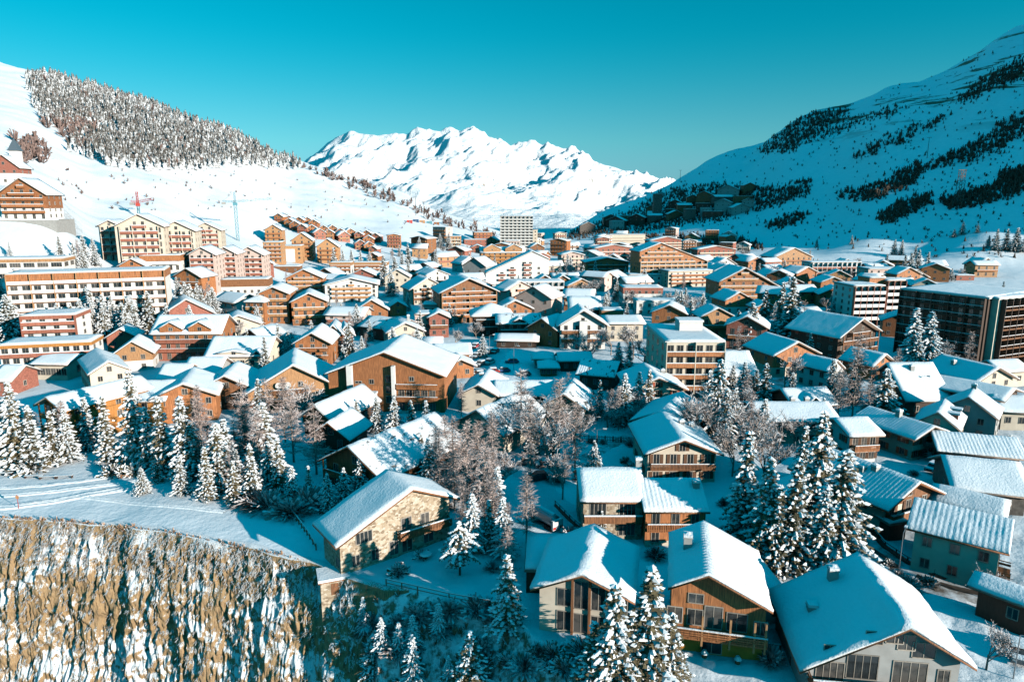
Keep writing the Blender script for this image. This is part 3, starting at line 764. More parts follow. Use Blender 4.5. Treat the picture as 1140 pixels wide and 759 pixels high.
# ------------------------------------------------------------- foreground
H((378,604), (500,563), 5.0, back=(431-55,578), d=13, pitch=21, asym=.62, wall=ST, fl=2, cols=4, side=2, bal=(), ww=1.2, wh=1.3, shutter=None, trim=B_, ov=1.0, ovf=1.3, snow=.5,
  winlist=[('front',-6.2,1.5,1.0,1.6),('front',-3.4,1.5,1.0,1.6),('front',-4.9,4.5,2.2,1.4),('front',1.4,1.5,1.4,2.0),('front',4.8,1.5,1.5,1.3),('front',1.4,4.6,1.4,1.8),('front',4.3,4.6,1.3,1.5),('front',-.6,1.6,1.2,2.1),('right',0,1.5,1.1,1.3),('left',-2,1.5,1.0,1.3)],
  name='stone_chalet', label='rough stone chalet with broad snowy roof at the cliff edge', short='stone chalet at the cliff edge')
s_ = HOUSES[-1]
bb = balcony_mb(8.0, 1.3, 'slat'); o_ = mkobj('balcony', bb.mesh('balcony', [B_, 'roof_snow', B_]), s_[0], (s_[4]/2-4.4, -s_[5]/2, 3.1))
H((357,516), (434,523), 4.6, yaw=-34, d=19, pitch=25, wall=DK, upper=B_, upz=2.6, fl=2, cols=3, bal=(1,), side=3, trim=B_, ovf=1.6, posts=4, snow=.4, lump=.3,
  smat='roof_snow_patchy', name='timber_chalet', label='dark timber chalet with front gable and patchy white roof among spruces', short='dark timber chalet among spruces')
H((650,556), (715,556), 6.2, d=10, roof='side', pitch=24, yaw=0, wall=ST, fl=2, cols=2, side=1, ww=2.3, wh=1.7, ov=.7, ovf=.6, trim=B_, snow=.55, bal=(1,), bdep=.9, balw=.98, bstyle='solid', bmat=B_,
  name='stone_house', label='square rough stone house with thick white roof and brown shutters', short='square stone house', chim=((4.9,2.5,1.9),))
H((720,567), (785,567), 5.6, d=10, roof='side', pitch=22, yaw=0, wall=CR, upper=O, upz=.9, fl=2, cols=3, side=1, ww=1.0, wh=1.4, ov=.7, ovf=.5, trim=B_, snow=.4, rib=.035, bal=(1,), bdep=1.0, balw=.98, bmat=O,
  name='timber_house', label='bright orange timber house joined to the square stone house', short='bright orange timber house', chim=((3.6,-1.5,1.0),))
r_, W_, D_, zr_ = H((602,651), (696,661), 5.6, yaw=-13, d=10, pitch=20, asym=.50, wall='plaster_cream', ovf=1.1, trim=B_, snow=.5, lump=.35, fl=2, cols=1,
  winlist=[('front',-2.1,4.4,1.5,2.0),('front',-2.1,1.5,1.5,2.2),('front',-.2,4.9,1.5,3.2),('front',-.2,1.4,1.5,2.2),('front',1.75,4.7,1.5,2.8),('front',1.75,1.5,1.5,2.0),('front',4.4,4.2,1.1,1.8),('front',4.4,1.4,1.1,2.2)],
  name='modern_house', label='cream house with tall glazed gable and snow roof half in shade', short='cream house with tall glazed gable')
pm = MB()
for x in (-1.15, .78, 2.75): pm.box(x-.13, x+.13, -.3, .1, -1, 6.8)
pm.build('post', B_, r_, loc=(0, -D_/2, 0))
H(c=(606,636), w=40, e=3.0, yaw=-3, d=9, roof='flat', wall=DK, fl=1, cols=0, side=0, snow=.45, name='garage', label='low flat annex with shaded snow roof left of the glazed gable house', cat='garage')
r_, W_, D_, zr_ = H((752,656), (848,673), 6.9, yaw=-13, d=9.5, pitch=23, asym=.37, wall='plaster_yellow', upper='timber_orange', upz=3.0, ovf=1.5, trim=B_, snow=.34, lump=.06, rib=.05, fl=2, cols=1, ov=.5,
  winlist=[('front',-4.4,4.3,1.6,1.7),('front',-2.3,4.3,1.6,1.7),('front',-.4,4.5,1.7,2.6),('front',2.0,4.3,1.9,1.9),('front',4.4,3.9,1.3,1.5),('front',-.4,1.3,2.0,2.0),('left',2,4.3,1.2,1.3),('right',0,4.0,1.2,1.3),('front',-2.3,6.5,1.4,1.0)],
  name='yellow_chalet', label='yellow and timber chalet with ribbed snow roof and long balcony', short='yellow chalet with long balcony', chim=((-3.2,1,1.6),))
mkobj('balcony', balcony_mb(W_*1.02, 1.9, 'wide').mesh('balcony', ['timber_orange', 'roof_snow', 'timber_orange']), r_, (0, -D_/2-.06, 3.0))
pm = MB()
for x in (-W_/2+.3, -1.6, 1.2, 3.6, W_/2-.1): pm.box(x-.1, x+.1, -.1, .1, 2.2, 5.6)
pm.build('post', 'timber_light', r_, loc=(0, -D_/2-1.9, 0))
H(c=(866,664), w=23, e=3.4, yaw=4, d=11, roof='flat', wall=WH, fl=1, cols=1, side=0, snow=.4, name='garage', label='narrow white garage with flat snow roof right of the yellow chalet', cat='garage')
r_, W_, D_, zr_ = H((903,741), (1058,745), 4.4, yaw=-8, d=11.5, pitch=27, asym=.62, wall=GY, base=-14, ovf=1.3, trim=B_, snow=.45, lump=.45, ov=.9, fl=2, cols=1, upper='plaster_grey', upz=2.6,
  winlist=[('front',-4.6,3.6,2.6,2.0),('front',-1.7,4.4,2.7,2.5),('front',2.6,4.2,3.0,2.3),('front',2.0,7.4,1.6,1.6),('front',-.9,7.6,1.4,1.2),('front',-4.6,.9,2.0,2.0),('front',0,.9,2.4,2.0),('front',4.5,1.0,1.6,1.8),('front',-4.8,5.9,1.0,1.0),('front',.9,8.0,1.6,1.6),('front',5.6,3.9,1.0,1.8),('front',3.6,6.7,2.0,1.6)],
  name='big_chalet', label='big grey chalet with steep snow roof in lower right corner', short='big grey corner chalet', chim=((-1.8,4,1.6),(-4.6,1,.5)))
mkobj('balcony', balcony_mb(W_*.96, 1.7, 'slat').mesh('balcony', [B_, 'roof_snow', B_]), r_, (0, -D_/2-.06, 2.7))
H((975,560), (1048,545), 5.2, yaw=26, d=15, pitch=22, asym=.5, wall=CR, upper=B_, upz=4.4, fl=2, cols=3, side=2, bal=(1,), balw=.9, bmat=B_, trim=B_, ovf=1.6, ov=1.2, snow=.4, lump=.05, rib=.02, shutter='shutter_brown', bstyle='solid',
  name='balcony_chalet', label='cream and brown chalet beside the curved lane with two chimneys', short='two-chimney chalet beside the lane', chim=((-2,-1,.9),(-1,-2.5,.9)))
r_, W_, D_, zr_ = H((1091,611), (1141,580), 6.0, yaw=52, back=(1023,578), d=14, pitch=20, wall=CR, fl=2, cols=2, side=3, ovf=1.0, ov=.6, snow=.3, rib=.03, smat='roof_snow', trim=B_,
  name='gable_house', label='cream two-storey house with striped snow roof near right edge', short='striped-roof cream house near right edge')
mkobj('balcony', balcony_mb(3.6, 1.4, 'slat').mesh('balcony', [O, 'roof_snow', O]), r_, (-1.2, -D_/2, 1.4))
H(c=(1176,676), w=20, e=4, yaw=40, d=7, roof='front', pitch=20, wall=DK, fl=1, cols=1, side=1, name='hut', label='dark house cut by right edge below the striped roof', cat='house')
H(c=(612,509), w=3, e=1, yaw=0, d=1, roof='flat', wall=DK, fl=1, cols=0, side=0, snow=.3, name='bin_shelter', label='tiny dark bin shelter with snow on top beside the street', cat='shelter')
H(c=(1000,583), w=22, e=2.6, yaw=15, d=4, roof='flat', wall=DK, fl=1, cols=0, side=0, snow=.3, name='carport', label='small dark carport with snow roof by the curved lane', cat='carport')
# ------------------------------------------------------------- right side, middle
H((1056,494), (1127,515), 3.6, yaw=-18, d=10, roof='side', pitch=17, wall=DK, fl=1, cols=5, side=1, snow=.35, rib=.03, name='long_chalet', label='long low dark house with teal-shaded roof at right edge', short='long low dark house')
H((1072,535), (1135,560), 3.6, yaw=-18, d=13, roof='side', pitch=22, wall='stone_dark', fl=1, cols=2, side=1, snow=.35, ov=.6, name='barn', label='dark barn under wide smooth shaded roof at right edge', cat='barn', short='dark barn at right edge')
H((1106,574), (1134,566), 3.6, yaw=50, d=9, pitch=30, wall=CR, fl=1, cols=1, side=1, ov=.4, ovf=.4, snow=.3, name='small_house', label='small gabled house between the barn and the striped-roof house', cat='house')
H((918,413), (942,410), 5.4, yaw=30, d=9, pitch=36, wall=WH, fl=2, cols=2, side=3, ov=.4, ovf=.5, snow=.35, name='white_cottage', label='white cottage with steep shaded roof and right-facing gable', short='white cottage with steep roof')
H((926,372), (983,369), 8.5, yaw=28, d=17, pitch=23, wall=DK, upper=DK, upz=3, fl=3, cols=4, side=4, bal='all', bmat=B_, bdep=1.5, posts=5, ov=1.6, ovf=1.9, snow=.4, lump=.05, rib=.022, name='large_chalet', label='large dark chalet with big smooth roof and stacked balconies', short='large dark chalet with stacked balconies')
H((967,406), (998,403), 4.6, yaw=28, d=9, pitch=27, wall=O, fl=2, cols=2, side=1, bal=(1,), bmat=B_, name='brown_chalet', label='small brown chalet behind the white steep-roofed house', cat='house')
H((1008,447), (1060,444), 4.0, yaw=3, d=11, roof='side', pitch=38, asym=.75, wall=DK, fl=1, cols=2, side=1, snow=.5, lump=.1, ov=.5, ovf=.4, name='white_roof_house', label='house with big steep bright white roof plane facing us', short='house with big white roof plane', chim=((-.5,1,1.2),))
H((1079,421), (1134,424), 4.5, yaw=18, d=14, pitch=22, wall=CR, fl=2, cols=3, side=1, ovf=1.2, snow=.4, lump=.05, name='beige_house', label='beige gabled house under shaded roof at far right', short='beige gabled house at far right', chim=((-3,2,1.2),))
H((1104,443), (1144,437), 5.8, yaw=38, d=15, pitch=16, wall=DK, fl=2, cols=3, side=3, bal=(1,), bmat=B_, ov=1.2, snow=.4, lump=.05, name='wide_chalet', label='wide dark chalet with low pitched shaded roof at right edge', short='wide dark chalet at right edge')
H((1055,453), (1097,468), 5.0, yaw=-40, d=9, pitch=34, wall=GY, fl=2, cols=2, side=2, ov=.5, ovf=.5, snow=.45, name='grey_gable_house', label='grey gabled house with bright white right roof slope', cat='house', chim=((0,3,1),))
H((1026,467), (1059,481), 4.6, yaw=-38, d=11, pitch=36, wall=GY, upper=CR, upz=.5, fl=2, cols=2, side=3, ov=.5, ovf=.5, snow=.4, name='dormer_house', label='cream house with white roof and two small dormers', short='cream house with two dormers')
hd = HOUSES[-1]
for yy in (-1.6, 2.2):
    g = MB(); x0 = hd[4]/2-2.6; x1 = hd[4]/2-.6; g.box(x0, x1, yy-.7, yy+.7, 4.6, 6.6); dm = g.build('dormer', 'timber_red', hd[0])
    k = MB(); k.box(x0-.3, x1+.3, yy-.95, yy+.95, 6.603, 6.95); k.build('snow_cover', 'roof_snow', dm)
H((1012,486), (1055,479), 4.8, yaw=24, d=12, pitch=17, wall=CR, fl=2, cols=4, side=3, ov=1.2, ovf=1.2, snow=.35, lump=.05, rib=.03, shutter='shutter_brown', name='hut_chalet', label='cream chalet with shaded low roof and brown chimney', short='cream chalet with brown chimney', chim=((-.5,0,1.4),))
H((1118,452), (1145,462), 4.4, yaw=-10, d=8, roof='side', pitch=25, wall=CR, fl=1, cols=2, side=1, name='edge_house', label='house with teal roof cut by the right edge above the long low one', cat='house')
H((1113,412), (1145,413), 4.4, yaw=10, d=8, roof='side', pitch=22, wall=CR, fl=1, cols=2, side=1, name='edge_house', label='shaded roof behind the beige gabled house at right edge', cat='house')
H((884,452), (930,448), 4.2, yaw=8, d=10, roof='side', pitch=22, wall=DK, fl=1, cols=3, side=1, snow=.35, lump=.05, dorm=((-.1,2.2,1.8),), name='teal_roof_house', label='dark house with fully shaded roof and one dormer', short='dark house with shaded roof and dormer')
H((846,470), (930,466), 5.0, yaw=0, d=12, roof='side', pitch=15, wall=CR, fl=2, cols=5, side=1, snow=.4, name='long_house', label='long cream house behind the tall spruces', short='long cream house behind spruces', chim=((2,2,1),(5,2,1)))
H((947,483), (978,484), 5.6, yaw=8, d=9, roof='side', pitch=17, wall=WH, fl=2, cols=3, side=2, bal=(1,), bmat=O, snow=.4, shutter='shutter_brown', name='balcony_house', label='white house with orange balcony right of the tall spruces', cat='house')
H((862,565),(905,565), 4.4, yaw=-30, d=9, pitch=28, wall=O, fl=1, cols=2, side=1, name='hidden_chalet', label='orange chalet half hidden behind the tall spruce group', cat='house')
H((722,503), (797,502), 5.8, yaw=0, d=14, pitch=18, wall=CR, fl=2, cols=4, side=2, bal=(1,), balw=.94, bstyle='slat', ovf=1.4, ov=1.0, snow=.42, lump=.1, asym=.5, shutter='shutter_brown', trim=B_, name='cream_chalet', label='cream gabled chalet with brown shutters and long balcony', short='cream chalet with brown shutters', chim=((2,2,.9),(4,3,.8)))
H((712,465), (764,474), 5.0, yaw=-28, d=13, pitch=20, wall=DK, upper=B_, upz=2.4, fl=2, cols=2, side=2, bal=(1,), bmat=B_, ovf=1.5, ov=1.2, snow=.4, name='brown_chalet', label='dark brown chalet with low gable directly behind the cream chalet', short='dark brown low-gable chalet')
H((703,431), (761,433), 6.0, yaw=2, d=13, pitch=19, wall=CR, fl=2, cols=3, side=1, bal=(1,), balw=.9, bmat=B_, ovf=1.3, snow=.42, shutter='shutter_red', name='red_shutter_chalet', label='cream gabled chalet with red shutters left of the spruces', short='cream chalet with red shutters', chim=((3,1,1),))
H((742,381), (806,381), 14.5, yaw=0, d=24, roof='flat', wall=CR, fl=5, cols=6, side=4, bal='all', fins=2, balw=.99, bmat=O, bstyle='solid', ww=1.6, wh=1.6, bdep=1.1, snow=.4, trim='plaster_white', name='apartment_block', label='cream five-storey flat-roofed apartment block with orange balcony lines', cat='apartment block', short='five-storey cream block')
rb = HOUSES[-1]; pb = MB(); pb.box(-1, 5, 0, 5, 14.6, 17.4); q = pb.build('roof_hut', WH, rb[0]); pb = MB(); pb.box(-1.2, 5.2, -.2, 5.2, 17.402, 17.9); pb.build('snow_cover', 'roof_snow', q)
H((808,418), (841,417), 3.6, yaw=0, d=11, roof='side', pitch=24, asym=.8, wall=O, fl=1, cols=3, side=1, snow=.5, bal=(), name='cottage', label='small orange cottage with large white roof by the spruces', cat='house')
H((859,395), (912,392), 6.5, yaw=14, d=13, pitch=22, wall=CR, upper=O, upz=2.8, fl=2, cols=4, side=2, ovf=1.2, snow=.38, lump=.05, name='orange_house', label='orange gabled house with arched doorway and shaded left roof', short='orange gabled house with shaded roof')
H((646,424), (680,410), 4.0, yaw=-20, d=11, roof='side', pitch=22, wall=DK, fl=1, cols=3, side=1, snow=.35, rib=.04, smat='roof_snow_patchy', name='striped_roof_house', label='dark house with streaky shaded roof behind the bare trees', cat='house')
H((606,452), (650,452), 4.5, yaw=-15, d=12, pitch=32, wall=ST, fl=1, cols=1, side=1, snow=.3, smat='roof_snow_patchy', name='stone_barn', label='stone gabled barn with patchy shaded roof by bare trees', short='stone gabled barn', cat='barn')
H((553,439), (612,440), 4.2, yaw=0, d=9, roof='side', pitch=22, wall=ST, fl=1, cols=3, side=1, snow=.45, name='long_stone_house', label='long stone house with plain white roof and few windows', short='long stone house')
H((514,438), (552,438), 4.6, yaw=-8, d=14, pitch=24, wall=CR, fl=1, cols=1, side=1, snow=.4, name='beige_gable_house', label='beige gabled house left of the long stone house', cat='house', chim=((-1,2,.8),))
H((507,468), (560,484), 4.2, yaw=-35, d=15, pitch=32, wall=CR, fl=1, cols=2, side=3, snow=.45, lump=.3, smat='roof_snow_patchy', name='steep_snow_house', label='steep white-roofed house behind the frosted larch cluster', short='steep white-roofed house')
H((365,416), (494,417), 9.0, yaw=-4, d=19, pitch=17.5, wall=O, upper=O, upz=6.2, fl=3, cols=8, side=2, bal='all', balw=.5, bmat=O, ovf=1.3, ov=.8, snow=.5, ww=1.3, wh=1.4, garret=False, bdep=1.3, trim=B_, name='timber_hotel', label='huge orange timber chalet with white chimney and wide snow roof', cat='hotel', short='huge orange timber chalet',
  winlist=[('front',x,z,1.3,h_) for z,h_ in ((1.4,1.8),(4.4,1.8)) for x in (3.6,5.4,7.2,9,10.8)]+[('front',0.6,7.9,1.3,1.6),('front',0.6,5.4,1.3,1.6),('front',0.6,3.0,1.3,1.6),('front',-3.4,7.2,1.1,1.1),('front',-6.5,7.0,1.6,.6),('front',6.0,8.0,1.1,1.0),('right',4,4,1.3,1.4),('right',-3,4,1.3,1.4)])
hb = HOUSES[-1]; bx = hb[0]
pb = MB(); pb.box(2.6, 12.2, -hb[5]/2-1.25, -hb[5]/2-.062, -.2, .35); pb.build('white_sill', WH, bx)
pb = MB(); pb.box(-8.8, -7.6, -hb[5]/2-1.6, -hb[5]/2-.4, -2, 11.2); pb.build('chimney', WH, bx)
pb = MB(); pb.box(1.6, 2.3, -hb[5]/2-1.5, -hb[5]/2+.3, -2, 11.2); pb.build('white_pillar', WH, bx)
pb = MB(); pb.box(-8.6, -2.2, -hb[5]/2-3.5, -hb[5]/2-.05, -3, 4.6); q = pb.build('porch', WH, bx); pb = MB(); pb.box(-8.8, -2.0, -hb[5]/2-3.7, -hb[5]/2-.1, 4.603, 5.0); pb.build('snow_cover', 'roof_snow', q)
for o in list(bx.children):
    if o.name.startswith('balcony'): bpy.data.objects.remove(o)
bmm = balcony_mb(9.5, 1.2, 'slat').mesh('balcony', [O, 'roof_snow', O])
for z in (3.05, 6.0): mkobj('balcony', bmm, bx, (7.4, -hb[5]/2-.06, z))
H((336,463), (374,466), 4.4, yaw=-22, d=15, pitch=36, wall=DK, upper=O, upz=3.2, fl=1, cols=2, side=2, snow=.5, ovf=1.4, trim=WH, name='gabled_cabin', label='dark gabled cabin with pale eaves and steep snow roof', cat='house', short='dark cabin with pale eaves')
H((348,484), (389,485), 3.6, yaw=-14, d=8, pitch=36, wall=DK, fl=1, cols=2, side=1, snow=.4, ovf=1.2, trim=B_, bal=(0,), bmat=DK, name='dark_hut', label='small very dark wooden hut with railed terrace', cat='hut', short='small dark wooden hut')
H((281,440), (366,428), 5.4, yaw=16, d=17, pitch=30, asym=.55, wall=O, upper='timber_light', upz=2.6, fl=2, cols=4, side=1, bal=(1,), ovf=1.5, ov=1.6, snow=.45, name='yellow_gable_chalet', label='wide yellow-fronted chalet with satellite dishes behind frosted tree', short='wide yellow-fronted chalet')
hb = HOUSES[-1]
for k in range(2):
    dsh = MB(); n = 12
    for ring in range(3):
        pass
    vs_ = [(0, .18, 0)]+[(.75*math.cos(t*math.pi/6), 0, .75*math.sin(t*math.pi/6)) for t in range(12)]; dsh.add(vs_, [(0, 1+i, 1+(i+1) % 12) for i in range(12)])
    dsh.build('satellite_dish', WH, hb[0], loc=(-2.5+2*k, -hb[5]/2-.9, 6.8))
H((222,440), (283,427), 4.8, yaw=10, d=12, pitch=24, wall=DK, upper=B_, upz=2.5, fl=1, cols=3, side=1, ovf=1.6, ov=1.2, snow=.45, name='dark_gable_house', label='dark open-gabled chalet with thick white roof', short='dark open-gabled chalet')
H((329,381), (367,382), 7.0, yaw=4, d=14, pitch=30, wall=O, fl=3, cols=3, side=1, bal='all', bmat=O, snow=.45, ovf=1.3, name='balcony_chalet', label='orange chalet with three rows of balconies under steep white roof', short='orange chalet with three balcony rows')
H((362,372), (380,371), 7, yaw=10, d=12, pitch=45, wall=O, fl=2, cols=2, side=1, snow=.45, group=None, name='narrow_gable_house', label='narrow orange house with pointed gable beside the three-balcony chalet', cat='house')
H((378,372), (392,371), 6, yaw=16, d=11, pitch=45, wall=RD, fl=2, cols=1, side=1, snow=.45, name='narrow_gable_house', label='reddish pointed-gable house right of the narrow orange house', cat='house')
H((232,396), (296,395), 4.4, yaw=2, d=12, roof='side', pitch=28, asym=.6, wall=CR, fl=1, cols=6, side=1, snow=.45, dorm=((-.1,9,1.3),(.7,1.6,1.4)), name='dormer_row_house', label='long white-roofed house with wide row of dormer windows', short='long house with dormer row')
H((262,380), (300,378), 4.6, yaw=-25, d=10, pitch=30, wall=DK, fl=1, cols=2, side=1, snow=.45, name='white_gable_house', label='dark house with bright gabled roof behind the dormer row', cat='house')
H((246,362), (286,360), 4.4, yaw=22, d=13, pitch=20, wall=CR, fl=1, cols=3, side=2, snow=.45, name='beige_house', label='beige low-gabled house behind the snowy roofs, left of centre', cat='house', short='beige low-gabled house')
H((205,417), (240,416), 3.8, yaw=0, d=11, roof='side', pitch=28, wall=GY, fl=1, cols=2, side=1, snow=.45, name='snow_roof_house', label='low house with bright roof patches and dark shade squares', cat='house')
H((177,422), (204,420), 3.8, yaw=0, d=9, roof='side', pitch=28, wall=DK, fl=1, cols=2, side=1, snow=.4, name='shaded_house', label='low dark house with wholly shaded roof beside bright roof', cat='house')
H((43,450), (79,452), 8.0, yaw=-28, d=17, pitch=21, wall='timber_yellow', fl=3, cols=3, side=4, bal='all', bmat='timber_yellow', sidebal=True, ovf=1.5, ov=1.3, snow=.45, posts=4, trim='timber_yellow', name='honey_chalet', label='honey-coloured timber chalet with broad snow roof at left', short='honey-coloured timber chalet')
H((116,447), (178,445), 6.0, yaw=8, d=13, roof='side', pitch=18, wall='timber_yellow', fl=2, cols=5, side=1, bal=(1,), bmat='timber_yellow', snow=.45, dorm=((-.5,5,2.2),), name='long_chalet', label='long low yellow chalet roof between tall snowy spruces', short='long low yellow chalet')
H((176,446), (236,434), 6.0, yaw=16, d=13, pitch=20, wall=O, fl=2, cols=4, side=1, snow=.45, ovf=1.4, name='spread_roof_chalet', label='orange chalet with spreading white roof behind spruces', short='orange chalet with spreading roof')
H((107,417), (137,411), 6.0, yaw=38, d=20, pitch=26, wall=CR, fl=2, cols=2, side=6, ov=.5, ovf=.4, snow=.45, name='long_beige_house', label='long beige house with white roof and blank gable end', short='long beige house with blank gable')
H((37,404), (74,406), 4.6, yaw=-4, d=10, roof='side', pitch=14, wall=CR, fl=1, cols=6, side=1, ww=1.9, wh=1.7, snow=.45, name='window_row_house', label='low house with wide row of yellowish windows', cat='house')
H((-8,424), (11,422), 4.2, yaw=0, d=10, roof='side', pitch=24, wall='brick_red', fl=1, cols=2, side=1, snow=.45, name='edge_house', label='reddish house under white roof at the left edge', cat='house')
H((121,376), (149,374), 4.6, yaw=16, d=9, pitch=28, wall=RD, fl=1, cols=2, side=1, snow=.45, name='small_chalet', label='small chalet with two red shuttered openings behind white gables', cat='house', shutter='shutter_red')
H((131,394), (166,391), 5.4, yaw=18, d=10, pitch=34, wall=WH, upper='timber_light', upz=3.0, fl=2, cols=2, side=1, snow=.45, name='white_chalet', label='small white chalet with brown gable left of the red hotel', cat='house', short='small white chalet with brown gable')
H((172,371), (243,370), 8.4, yaw=4, d=14, roof='side', pitch=30, wall=RD, upper=O, upz=6.0, fl=3, cols=7, side=2, bal='all', bmat='timber_red', snow=.5, dorm=((-.45,6.5,3.4),(.42,6.5,3.4)), name='twin_gable_hotel', label='red balconied chalet hotel with two cross gables', cat='hotel', short='red hotel with two cross gables')
H((185,350), (232,350), 7, yaw=28, d=14, pitch=28, wall='brick_red', fl=2, cols=3, side=2, snow=.45, name='red_gable_house', label='red gabled house behind the red hotel', cat='house', short='red gabled house behind the hotel')
# ------------------------------------------------------------- left side blocks
H((26,307), (169,300), 19, yaw=19, d=14, roof='flat', wall=WH, fl=6, cols=14, side=0, bal='all', fins=7, balw=1, bmat='plaster_white', slabm=O, bstyle='solid', finm='timber_light', ww=1.9, wh=1.6, snow=.4, band=(O, 2.4), trim=WH, name='long_hotel', label='long seven-bay white block with orange top band at left', cat='apartment block', short='long white block with orange band')
H((28,353), (80,350), 12.5, yaw=12, d=12, roof='flat', wall=WH, fl=5, cols=4, side=1, bal='all', fins=1, balw=1, bmat='timber_red', bstyle='solid', finm='timber_red', ww=1.6, wh=1.3, snow=.4, band=('timber_red', 1.0), trim=WH, name='annex_block', label='small white block with red bands in front of the long block', cat='apartment block', short='small white block with red bands')
H((7,387), (94,379), 9.0, yaw=14, d=10, roof='flat', wall=WH, fl=3, cols=9, side=2, bal='all', balw=1, bmat='timber_red', bstyle='solid', ww=1.5, wh=1.3, snow=.5, band=('timber_yellow', .8), trim=WH, name='low_block', label='three-storey white block with red balcony strips and snowy flat roof', cat='apartment block', short='low block with red balcony strips')
H((-30,290), (62,288), 8, yaw=14, d=12, roof='flat', wall=WH, fl=2, cols=7, side=2, ww=3.4, wh=1.4, snow=.5, band=('timber_light', 1.0), trim=WH, name='white_long_block', label='white flat building with dark strip windows at left edge', cat='apartment block', short='white flat building at left edge')
H((2,216), (47,216), 10.5, yaw=12, d=16, pitch=36, wall=WH, upper=O, upz=4.5, fl=4, cols=5, side=3, bal='all', bmat=O, snow=.5, ovf=1.2, base=-2, name='hillside_hotel', label='tall gabled timber hotel standing on the left hillside', cat='hotel', short='tall gabled hotel on left hillside')
hb = HOUSES[-1]; pb = MB(); pb.box(-hb[4]/2-1, hb[4]/2+4, -hb[5]/2-3, hb[5]/2, -9, -.3); pb.build('terrace_base', 'concrete', hb[0]); pb = MB(); pb.box(-hb[4]/2-1, hb[4]/2+4, -hb[5]/2-3, -hb[5]/2-.3, -.295, .1); pb.build('terrace_snow', 'roof_snow', hb[0])
H(c=(4,186), w=30, e=9, yaw=10, d=12, pitch=40, wall=WH, upper='brick_red', upz=6.0, fl=2, cols=3, side=2, snow=.4, base=-6, name='turret_house', label='white and red house with green spire turret at left edge', short='house with green spire turret')
hb = HOUSES[-1]; pb = MB(); pb.box(-.5, 3.8, 2, 6, 6, 17.5); q = pb.build('turret', WH, hb[0]); pb = MB(); pb.add([(-1,1.5,17.5),(4.3,1.5,17.5),(4.3,6.5,17.5),(-1,6.5,17.5),(1.6,4,24)], [(0,3,2,1),(0,1,4),(1,2,4),(2,3,4),(3,0,4)]); pb.build('spire', 'metal_grey', q)
G_ = 'pale gabled apartment houses on the left slope'
for (l_, r2, e_, nm) in (((111,252),(132,251),15,'leftmost of the pale gabled apartment houses, with dark side wall'), ((131,253),(178,251),18,'widest of the pale gabled apartment houses, with rows of small balconies'), ((178,258),(214,256),17,'pale gabled apartment house right of the widest one'), ((214,257),(244,256),14,'rightmost pale gabled apartment house, behind the pink block')):
    H(l_, r2, e_, yaw=14, d=16, pitch=24, wall=CR, fl=int(e_/2.7), cols=max(3, int((r2[0]-l_[0])/7)), side=3, bal='all', fins=3 if r2[0]-l_[0] > 30 else 2, balw=.8, bmat='timber_red', bstyle='solid', bdep=.9, snow=.5, base=-10, name='pale_apartments', label=nm, cat='apartment block', group=G_, short='pale gabled apartments' if l_[0] == 131 else None)
G_ = 'pink apartment houses'
for (l_, r2, nm) in (((211,284),(238,283),'pink apartment house with grey left side wall'), ((238,283),(262,282),'middle pink apartment house with gable, below the crane'), ((262,284),(292,284),'right pink apartment house next to the yellow flats')):
    H(l_, r2, 14.5, yaw=8, d=15, pitch=26, wall=PK, fl=6, cols=4, side=3, bal='all', fins=2, balw=.9, bmat='timber_red', bstyle='solid', bdep=.9, snow=.5, base=-8, name='pink_apartments', label=nm, cat='apartment block', group=G_, short='pink apartments' if l_[0] == 238 else None)
H((158,286), (198,284), 6.5, yaw=12, d=10, roof='flat', wall=WH, fl=2, cols=6, side=1, bal='all', bmat=WH, bstyle='solid', band=(O, 2.2), snow=.4, name='orange_band_block', label='small white block with tall orange band in front of pale apartments', cat='apartment block')
H((134,297), (160,295), 5, yaw=12, d=10, pitch=26, wall=O, fl=2, cols=2, side=1, snow=.4, name='small_gable', label='small orange gable left of the orange band block', cat='house')
H((247,313), (297,310), 7, yaw=10, d=10, roof='flat', wall=WH, fl=2, cols=7, side=1, band=('timber_brown', 3.0), snow=.4, name='brown_band_block', label='low block with deep brown roof band below the pink apartments', cat='apartment block', short='low block with brown roof band')
G_ = 'yellow balconied flats on the left slope'
for (l_, r2, e_, pt, nm) in (((295,256),(313,256),12,32,'yellow gabled flats left of the others, topmost on the slope'), ((325,268),(347,267),14,36,'yellow flats with pointed dark gable, middle one'), ((353,275),(376,274),12,36,'yellow flats with pointed dark gable, rightmost one')):
    H(l_, r2, e_, yaw=8, d=14, pitch=pt, wall='timber_light', fl=int(e_/2.8), cols=3, side=2, bal='all', bmat=O, bstyle='solid', snow=.45, base=-6, name='yellow_flats', label=nm, cat='apartment block', group=G_, short='yellow flats with pointed gables' if l_[0] == 325 else None)
H((293,270), (313,270), 13, yaw=8, d=12, roof='flat', wall='timber_light', fl=5, cols=4, side=2, bal='all', bmat=O, bstyle='solid', snow=.45, base=-6, name='yellow_block', label='flat-roofed yellow block with orange balconies right of pink apartments', cat='apartment block', group=G_)
H((310,274), (335,274), 11, yaw=8, d=12, roof='flat', wall='timber_light', fl=4, cols=4, side=2, snow=.45, base=-6, winlist=[('front',6,3,1.2,1.3),('front',6,6,1.2,1.3),('front',6,9,1.2,1.3),('front',-6,3,1.2,1.3),('front',-6,6,1.2,1.3),('front',-6,9,1.2,1.3)], name='yellow_block', label='flat-roofed yellow block with blank white centre panel', cat='apartment block', group=G_)
hb = HOUSES[-1]; pb = MB(); pb.box(-hb[4]*.28, hb[4]*.2, -hb[5]/2-.1, -hb[5]/2+.1, 0, 9); pb.build('white_panel', WH, hb[0])
